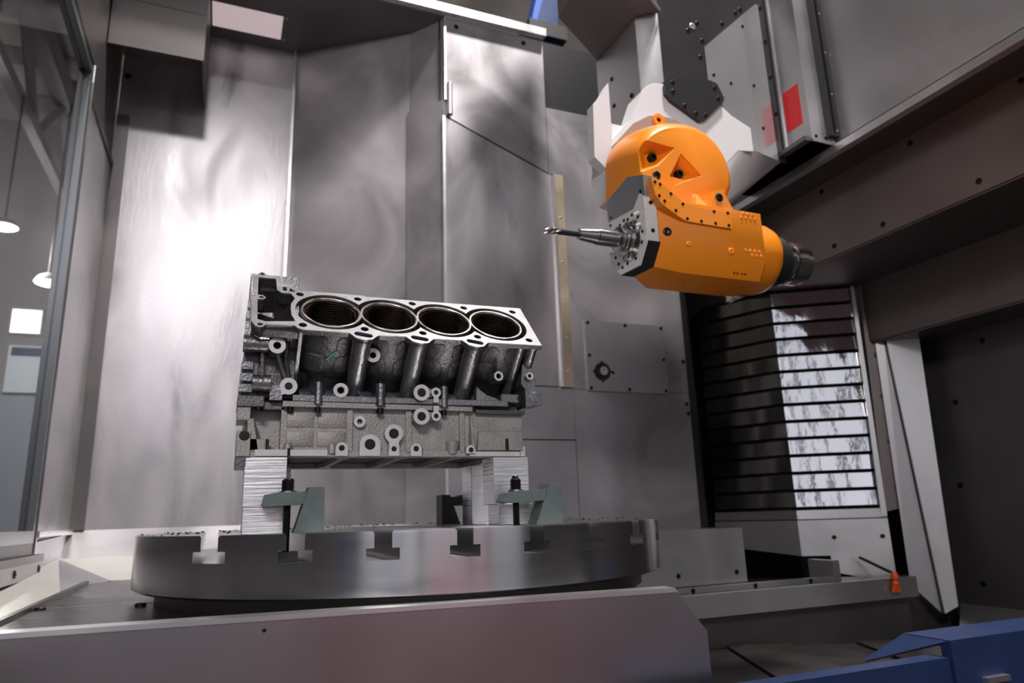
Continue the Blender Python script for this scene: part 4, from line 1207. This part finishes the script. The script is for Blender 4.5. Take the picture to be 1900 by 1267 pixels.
# swivel drum
out = [(0.912, 1.975), (0.905, 2.045), (0.910, 2.100)]
out += [(1.116 + (0.206 if math.cos(t) < 0 else 0.152) * math.cos(t), 2.134 + 0.158 * math.sin(t)) for t in [math.radians(a) for a in range(176, -21, -6)]]
out += [(1.248, 2.060), (1.215, 2.02), (1.19, 1.96)]
bm = bmesh.new()
levels = [(1.497, 0.0), (1.478, 0.004), (1.455, 0.025), (1.425, 0.065), (1.390, 0.120), (1.360, 0.185), (1.345, 0.235), (1.340, 0.27)]
rows = []
for y, d_ in levels:
    pts = [(0.955 + (p[0] - 0.955) * (1 - d_), 1.99 + (p[1] - 1.99) * (1 - d_)) for p in out]
    rows.append([bm.verts.new((p[0], y, p[1])) for p in pts])
for A, C_ in zip(rows, rows[1:]):
    for i in range(len(out)):
        j = (i + 1) % len(out)
        bm.faces.new((A[i], A[j], C_[j], C_[i]))
bm.faces.new(rows[0]); bm.faces.new(rows[-1][::-1])
cut = bmesh.new()
def pocket(poly, apex, d=0.034):
    """faceted pocket narrowing towards its floor"""
    f_ = [cut.verts.new((p[0], 1.30, p[1])) for p in poly]
    m_ = [cut.verts.new((p[0], 1.343, p[1])) for p in poly]
    g_ = [cut.verts.new((apex[0] + (p[0] - apex[0]) * 0.30, 1.34 + d, apex[1] + (p[1] - apex[1]) * 0.30)) for p in poly]
    cut.faces.new(f_); cut.faces.new(g_[::-1])
    for i in range(len(poly)):
        j = (i + 1) % len(poly)
        cut.faces.new((f_[i], m_[i], m_[j], f_[j])); cut.faces.new((m_[i], g_[i], g_[j], m_[j]))
P1 = [(0.910, 2.130), (0.935, 2.154), (1.024, 2.147), (0.972, 2.090), (0.914, 2.060)]
P2 = [(1.042, 2.134), (1.100, 2.082), (1.016, 2.042), (1.002, 2.066)]
pocket(P1, (0.972, 2.128)); pocket(P2, (1.050, 2.094))
bm = boolean_cut(bm, cut)
dm = part('swivel_drum', bm, 'orange', SH, 'rounded orange swivel drum', angle=28)
bolt(dm, (0.972, 1.374, 2.124), (0, -1, 0), 0.012, h=1.2); bolt(dm, (1.050, 1.374, 2.090), (0, -1, 0), 0.012, h=1.2)
bolt(dm, (0.961, 1.339, 2.060), (0, -1, 0), 0.011)
# spindle housing, lofted from the nose section to the octagonal body
sec0 = [(1.309, 1.990), (1.309, 1.866), (1.345, 1.817), (1.434, 1.822), (1.478, 1.862), (1.480, 2.00)]
secB = [(1.290, 1.972), (1.290, 1.846), (1.322, 1.800), (1.400, 1.786), (1.482, 1.812), (1.484, 1.985)]
bm = bmesh.new()
rows = [[bm.verts.new((x, y, z)) for y, z in s] for x, s in ((0.932, sec0), (1.000, secB), (1.232, secB))]
bm.faces.new(rows[0]); bm.faces.new(rows[-1][::-1])
for A, C_ in zip(rows, rows[1:]):
    for i in range(6):
        j = (i + 1) % 6
        bm.faces.new((A[i], A[j], C_[j], C_[i]))
hs = part('spindle_housing', bm, 'orange', SH, 'faceted orange spindle housing')
bolt(hs, (0.952, 1.304, 1.893), (-0.15, -1, 0), 0.011)
for x, z in ((1.178, 1.965), (1.192, 1.965), (1.206, 1.965), (1.170, 1.953), (1.184, 1.953), (1.198, 1.953), (1.212, 1.953), (1.172, 1.866), (1.186, 1.866), (1.200, 1.866), (1.214, 1.866), (1.190, 1.855), (1.204, 1.855), (1.218, 1.855)):
    bolt(hs, (x, 1.290, z), (0, -1, 0), 0.0042, 'orange', h=0.5)
bolt(hs, (1.125, 1.290, 1.858), (0, -1, 0), 0.009, 'orange')
bolt(hs, (0.985, 1.293, 1.935), (0, -1, 0), 0.008, 'orange')
bolt(hs, (1.000, 1.290, 1.862), (0, -1, 0), 0.006, 'orange')
for x in (1.148, 1.158, 1.172, 1.182):
    bolt(hs, (x, 1.314, 1.813), (0, -0.8, -0.6), 0.0036, 'bolt_black')
bolt(hs, (1.025, 1.36, 1.793), (0, -0.2, -1), 0.008, 'orange')
# bolted cover plate
bm = bmesh.new(); prism(bm, [(0.905, 2.020), (0.928, 2.014), (0.961, 1.990), (0.992, 1.968), (1.047, 1.960), (1.137, 1.963), (1.131, 1.916), (0.996, 1.918), (0.973, 1.928), (0.930, 1.953), (0.913, 1.975)], (0, 1.284, 0), X, Z, Y, 0, 0.030)
cp = part('cover_plate', bm, 'orange', SH, 'screwed orange cover plate')
for x, z in ((0.915, 2.008), (0.929, 2.004), (0.958, 1.984), (0.990, 1.962), (1.081, 1.955), (1.123, 1.957), (0.924, 1.974), (0.938, 1.962), (0.968, 1.942), (0.999, 1.925), (1.040, 1.924), (1.082, 1.924), (1.122, 1.924)):
    bolt(cp, (x, 1.284, z), (0, -1, 0), 0.0042)
bm = bmesh.new(); prism(bm, [(1.075, 1.960), (1.152, 1.968), (1.122, 2.022), (1.098, 2.018)], (0, 1.292, 0), X, Z, Y, 0, 0.08)
er = part('ear', bm, 'orange', SH)
bolt(er, (1.108, 1.292, 2.000), (0, -1, 0), 0.011)
# web between drum and housing
bm = bmesh.new()
hexa(bm, [V(0.94, 1.345, 1.96), V(1.15, 1.345, 1.96), V(1.15, 1.48, 1.96), V(0.94, 1.48, 1.96)], [V(0.94, 1.345, 2.07), V(1.12, 1.345, 2.06), V(1.18, 1.48, 2.07), V(0.94, 1.48, 2.07)])
part('web', bm, 'orange', SH)
bm = bmesh.new(); hexa(bm, [V(1.045, 1.30, 1.962), V(1.09, 1.30, 1.962), V(1.10, 1.36, 1.962), V(1.03, 1.36, 1.962)], [V(1.073, 1.335, 2.022), V(1.078, 1.335, 2.022), V(1.10, 1.36, 2.03), V(1.03, 1.36, 2.03)])
part('gusset', bm, 'orange', SH)
# rear drum and rotary feed-through
bm = bmesh.new(); lathe(bm, (1.225, AY + 0.002, 1.886), X, [(0.0, 0), (0.092, 0), (0.094, 0.055), (0.088, 0.075), (0.074, 0.088), (0, 0.09)], 48)
part('rear_drum', bm, 'orange', SH, 'orange rear drum')
bm = bmesh.new(); lathe(bm, (1.305, AY, 1.888), X, [(0, 0), (0.068, 0), (0.068, 0.040), (0.060, 0.044), (0.060, 0.056), (0, 0.056)], 40)
part('rear_cap', bm, 'rubber', SH)
bm = bmesh.new(); lathe(bm, (1.358, AY, 1.888), X, [(0.050, 0), (0.062, 0.002), (0.062, 0.012), (0.054, 0.015), (0.054, 0.026), (0.059, 0.028), (0.059, 0.058), (0.052, 0.062), (0.052, 0.082), (0, 0.082)], 40)
part('rear_coupling', bm, 'holder', SH, 'steel rear coupling')
# nose: grey cover, white front plate, black underside rim
bm = bmesh.new(); prism(bm, [(1.355, 1.963), (1.480, 1.978), (1.482, 2.042), (1.374, 2.062), (1.306, 2.035), (1.306, 1.985)], (0.898, 0, 0), Y, Z, X, 0, 0.040)
gc = part('nose_cover', bm, 'plate_grey', SH, 'grey sheet nose cover')
bolt(gc, (0.898, 1.465, 1.990), (-1, 0, 0), 0.004); bolt(gc, (0.898, 1.322, 1.998), (-1, 0, 0), 0.005)
npl = [(1.308, 1.978), (1.308, 1.866), (1.345, 1.817), (1.434, 1.822), (1.478, 1.862), (1.480, 1.980), (1.355, 1.966), (1.325, 1.995)]
bm = bmesh.new(); prism(bm, [npl], (0.896, 0, 0), Y, Z, X, 0, 0.034)
fp = part('nose_plate', bm, 'plate_white', SH, 'silvery white nose plate')
bm = bmesh.new(); prism(bm, [(1.3065, 1.866), (1.3440, 1.8155), (1.435, 1.8205), (1.436, 1.825), (1.347, 1.820), (1.3100, 1.868)], (0.899, 0, 0), Y, Z, X, 0, 0.034)
part('nose_rim', bm, 'rubber', SH, 'black lower rim')
for y, z in ((1.363, 1.954), (1.383, 1.950), (1.401, 1.955), (1.421, 1.950), (1.338, 1.938), (1.328, 1.915), (1.324, 1.895), (1.330, 1.870), (1.455, 1.900), (1.452, 1.874), (1.440, 1.853), (1.399, 1.840), (1.361, 1.840), (1.423, 1.838), (1.470, 1.940), (1.466, 1.968)):
    bolt(fp, (0.896, y, z), (-1, 0, 0), 0.0045)
for y, z in ((1.325, 1.945), (1.320, 1.912), (1.345, 1.852), (1.464, 1.885), (1.448, 1.935)):
    p = Vector((0.892, y, z))
    bm = bmesh.new(); tube(bm, [p, p + V(-0.010, (AY - y) * 0.12, (AZ - z) * 0.12)], 0.0045, 8)
    part('coolant_jet', bm, 'plate_white', SH)
for y, z in ((1.322, 1.965), (1.318, 1.893)):
    bolt(fp, (0.914, 1.307, z), (0, -1, 0), 0.005)
bm = bmesh.new(); lathe(bm, (0.898, AY, AZ), -X, [(0.052, 0), (0.052, 0.004), (0.047, 0.008), (0.040, 0.008), (0.038, 0.016), (0.030, 0.018), (0, 0.018)], 40)
nr_ = part('spindle_nose', bm, 'holder', SH, 'steel spindle nose ring')
for k in range(12):
    t = k * math.pi / 6
    bolt(nr_, (0.890, AY + 0.0435 * math.cos(t), AZ + 0.0435 * math.sin(t)), (-1, 0, 0), 0.0028)

# tool in the spindle
TH = thing('tool_holder', 'steel tool holder with long end mill pointing left from the orange head', 'milling tool', (0.80, AY, AZ - 0.02))
bm = bmesh.new(); lathe(bm, (0.880, AY, AZ), -X, [(0.0, 0), (0.031, 0), (0.031, 0.006), (0.026, 0.008), (0.026, 0.011), (0.031, 0.013), (0.031, 0.019), (0.0205, 0.021), (0.0205, 0.072), (0.0185, 0.080), (0.0135, 0.124), (0.0, 0.124)], 36)
hb = part('holder_body', bm, 'holder', TH)
for x in (0.842, 0.822):
    bolt(hb, (x, AY - 0.0195, AZ + 0.0045), (0, -1, 0.25), 0.0022)
bm = bmesh.new(); lathe(bm, (0.880, AY, AZ), -X, [(0.0195, 0.074), (0.0199, 0.0742), (0.0197, 0.077), (0.019, 0.078)], 36)
part('holder_band', bm, 'cutter', hb)
bm = bmesh.new(); cyl(bm, (0.758, AY, AZ), (0.690, AY, AZ), 0.0075, seg=20)
part('shank', bm, 'cutter', TH)
bm = bmesh.new()
N_ = 18
for k in range(N_):                                      # fluted cutter
    x0, x1 = 0.704 - 0.038 * k / N_, 0.704 - 0.038 * (k + 1) / N_
    def ring(x, ph_):
        return [V(x, AY + (0.0088 if i % 4 < 2 else 0.0058) * math.cos(i * math.pi / 8 + ph_), AZ + (0.0088 if i % 4 < 2 else 0.0058) * math.sin(i * math.pi / 8 + ph_)) for i in range(16)]
    A = [bm.verts.new(p) for p in ring(x0, k * 0.11)]; C_ = [bm.verts.new(p) for p in ring(x1, (k + 1) * 0.11)]
    for i in range(16):
        bm.faces.new((A[i], A[(i + 1) % 16], C_[(i + 1) % 16], C_[i]))
    if k == 0: bm.faces.new(A)
    if k == N_ - 1: bm.faces.new(C_[::-1])
part('end_mill', bm, 'holder', TH, 'bright fluted cutter')

# ------------------------------------------------------------------ the hall around the machine
hall = thing('trim_1', 'grey factory hall roof with trusses seen above the machine and through the door', 'hall roof', (0, 0, 0), kind='structure')
part('hall_floor', BX(-14, 12, -9, 14, -0.05, 0.0), 'hall_floor', hall)
part('roof', BX(-14, 12, -9, 14, 8.0, 8.1), 'hall_roof', hall)
for k in range(18):
    y = -8 + 1.25 * k
    part('purlin', BX(-14, 12, y, y + 0.16, 7.72, 7.98), 'hall_beam', hall)
for k in range(6):
    x = -14.25 + 2.9 * k
    bm = bmesh.new(); box(bm, x, x + 0.22, -9, 14, 7.35, 7.7); box(bm, x + 0.05, x + 0.17, -9, 14, 6.2, 6.35)
    for j in range(9):
        y = -8 + 2.4 * j
        tube(bm, [(x + 0.1, y, 7.4), (x + 0.1, y + 1.2, 6.3), (x + 0.1, y + 2.4, 7.4)], 0.06, 6)
    part('truss', bm, 'hall_beam', hall)
wl = thing('wall_hall', 'pale far hall wall with blue-grey lower band seen through the door glass', 'wall', (-4, 13, 0), kind='structure')
part('wall_sheet', BX(-14, 3, 13.0, 13.1, 3.28, 8), 'hall_wall', wl)
part('wall_sheet', BX(-14.1, -14, -9, 13, 0, 8), 'hall_wall', wl)
part('wall_band', BX(-14, 3, 12.95, 13.1, 0, 3.28), 'hall_wall_lower', wl)
w3 = thing('window_2', 'bright square hall window seen through the door glass', 'window', (-2.7, 12.95, 4.7), kind='structure')
part('pane', BX(-3.25, -2.85, 12.93, 12.96, 4.29, 4.67), 'daylight', w3)
bm = bmesh.new(); prism(bm, [[(-3.28, 4.26), (-2.82, 4.26), (-2.82, 4.70), (-3.28, 4.70)], [(-3.25, 4.29), (-2.85, 4.29), (-2.85, 4.67), (-3.25, 4.67)]], (0, 12.92, 0), X, Z, Y, 0, 0.08)
part('window_frame', bm, 'hall_beam', w3)
pb = thing('wall_poster', 'pale blue and white poster below the square hall window', 'poster', (-2.65, 12.9, 3.65))
part('sheet', BX(-3.22, -2.69, 12.88, 12.92, 3.32, 4.07), 'poster', pb)
part('header', BX(-3.18, -2.72, 12.87, 12.90, 3.90, 4.04), 'blue', pb)
for nm, x, y, z in (('left edge of the door glass', -2.46, 9.0, 4.58), ('middle of the door glass, above the square window', -1.97, 9.0, 3.96)):
    t = thing('hall_lamp', 'round glowing hall lamp by the %s' % nm, 'lamp', (x, y, z), 'hall lamps')
    part('shade', B(lathe, (x, y, z), Z, [(0.13, 0), (0.14, 0.01), (0.10, 0.08), (0.03, 0.12), (0, 0.12)], 24), 'hall_beam', t)
    part('bulb_glass', B(lathe, (x, y, z), Z, [(0, -0.03), (0.08, -0.02), (0.125, 0.0), (0.125, 0.01), (0, 0.01)], 24), 'lamp_glow', t)
    lp = bpy.data.lights.new('hall_lamp_bulb', 'POINT'); lp.energy = 260; lp.color = (1.0, 0.98, 0.85); lp.shadow_soft_size = 0.12
    lo_ = bpy.data.objects.new('hall_lamp_bulb', lp); COL.objects.link(lo_); lo_.parent = t; lo_.location = (0, 0, -0.18)
    part('cord', B(cyl, (x, y, z + 0.11), (x, y, 6.25), 0.012, seg=6), 'rubber', t)
# daylight side of the hall, behind the photographer
w4 = thing('window_3', 'long band of tall hall windows behind the photographer', 'window', (0, -8, 0), kind='structure')
part('sill_wall', BX(-10, 9, -8.1, -8.0, 0, 0.9), 'hall_wall', w4)
part('head_wall', BX(-10, 9, -8.1, -8.0, 6.8, 8), 'hall_wall', w4)
for x, w in ((-5.6, 2.9), (-2.55, 1.1), (-1.15, 2.9), (2.0, 1.0), (3.25, 2.7)):
    part('pane', BX(x, x + w, -8.08, -8.03, 0.9, 6.8), 'daylight_soft', w4)
    part('mullion', BX(x + w, x + w + 0.25, -8.1, -7.98, 0.9, 6.8), 'hall_beam', w4)
part('side_wall', BX(-10, -5.6, -8.1, -8.0, 0.9, 6.8), 'hall_wall', w4)
part('side_wall', BX(5.95, 9, -8.1, -8.0, 0.9, 6.8), 'hall_wall', w4)
rc = thing('tool_cabinet', 'red steel tool cabinet standing behind the photographer', 'cabinet', (0.6, -2.6, 0))
part('body', BX(-0.1, 1.5, -3.0, -2.4, 0.08, 0.88), 'red_machine', rc)
for k in range(4):
    part('drawer', BX(-0.06, 1.46, -2.4, -2.385, 0.12 + 0.19 * k, 0.29 + 0.19 * k), 'red_machine', rc)
part('top', BX(-0.12, 1.52, -3.02, -2.36, 0.88, 0.91), 'rubber', rc)
part('plinth', BX(-0.05, 1.45, -2.95, -2.45, 0, 0.08), 'rubber', rc)
bl = thing('blue_rack', 'tall blue steel rack standing behind the photographer', 'rack', (-2.4, -3.4, 0))
for x in (-3.3, -1.56):
    for y in (-3.8, -3.06):
        part('upright', BX(x, x + 0.08, y, y + 0.08, 0, 2.9), 'blue_light', bl)
for z in (0.5, 1.3, 2.1, 2.85):
    part('shelf', BX(-3.3, -1.48, -3.8, -2.98, z, z + 0.05), 'blue_light', bl)
# blue crane bracket above the cabin
cb = thing('crane_bracket', 'blue steel bracket rising above the cabin roof edge beside the housing', 'bracket', (1.6, 3.2, 3.95))
bm = bmesh.new(); hexa(bm, [V(1.505, 3.2, 4.00), V(1.545, 3.2, 4.03), V(1.66, 3.2, 4.45), V(1.61, 3.2, 4.45)], [V(1.505, 3.3, 4.00), V(1.545, 3.3, 4.03), V(1.66, 3.3, 4.45), V(1.61, 3.3, 4.45)])
part('flange', bm, 'blue_light', cb)
bm = bmesh.new(); hexa(bm, [V(1.548, 3.23, 4.02), V(1.70, 3.23, 4.06), V(1.74, 3.23, 4.45), V(1.66, 3.23, 4.45)], [V(1.548, 3.3, 4.02), V(1.70, 3.3, 4.06), V(1.74, 3.3, 4.45), V(1.66, 3.3, 4.45)])
part('web', bm, 'blue', cb)
part('clamp', BX(1.48, 1.72, 3.15, 3.32, 3.93, 4.02), 'rubber', cb)
part('post', BX(1.5, 1.7, 3.2, 3.3, 0.0, 3.94), 'blue', cb)
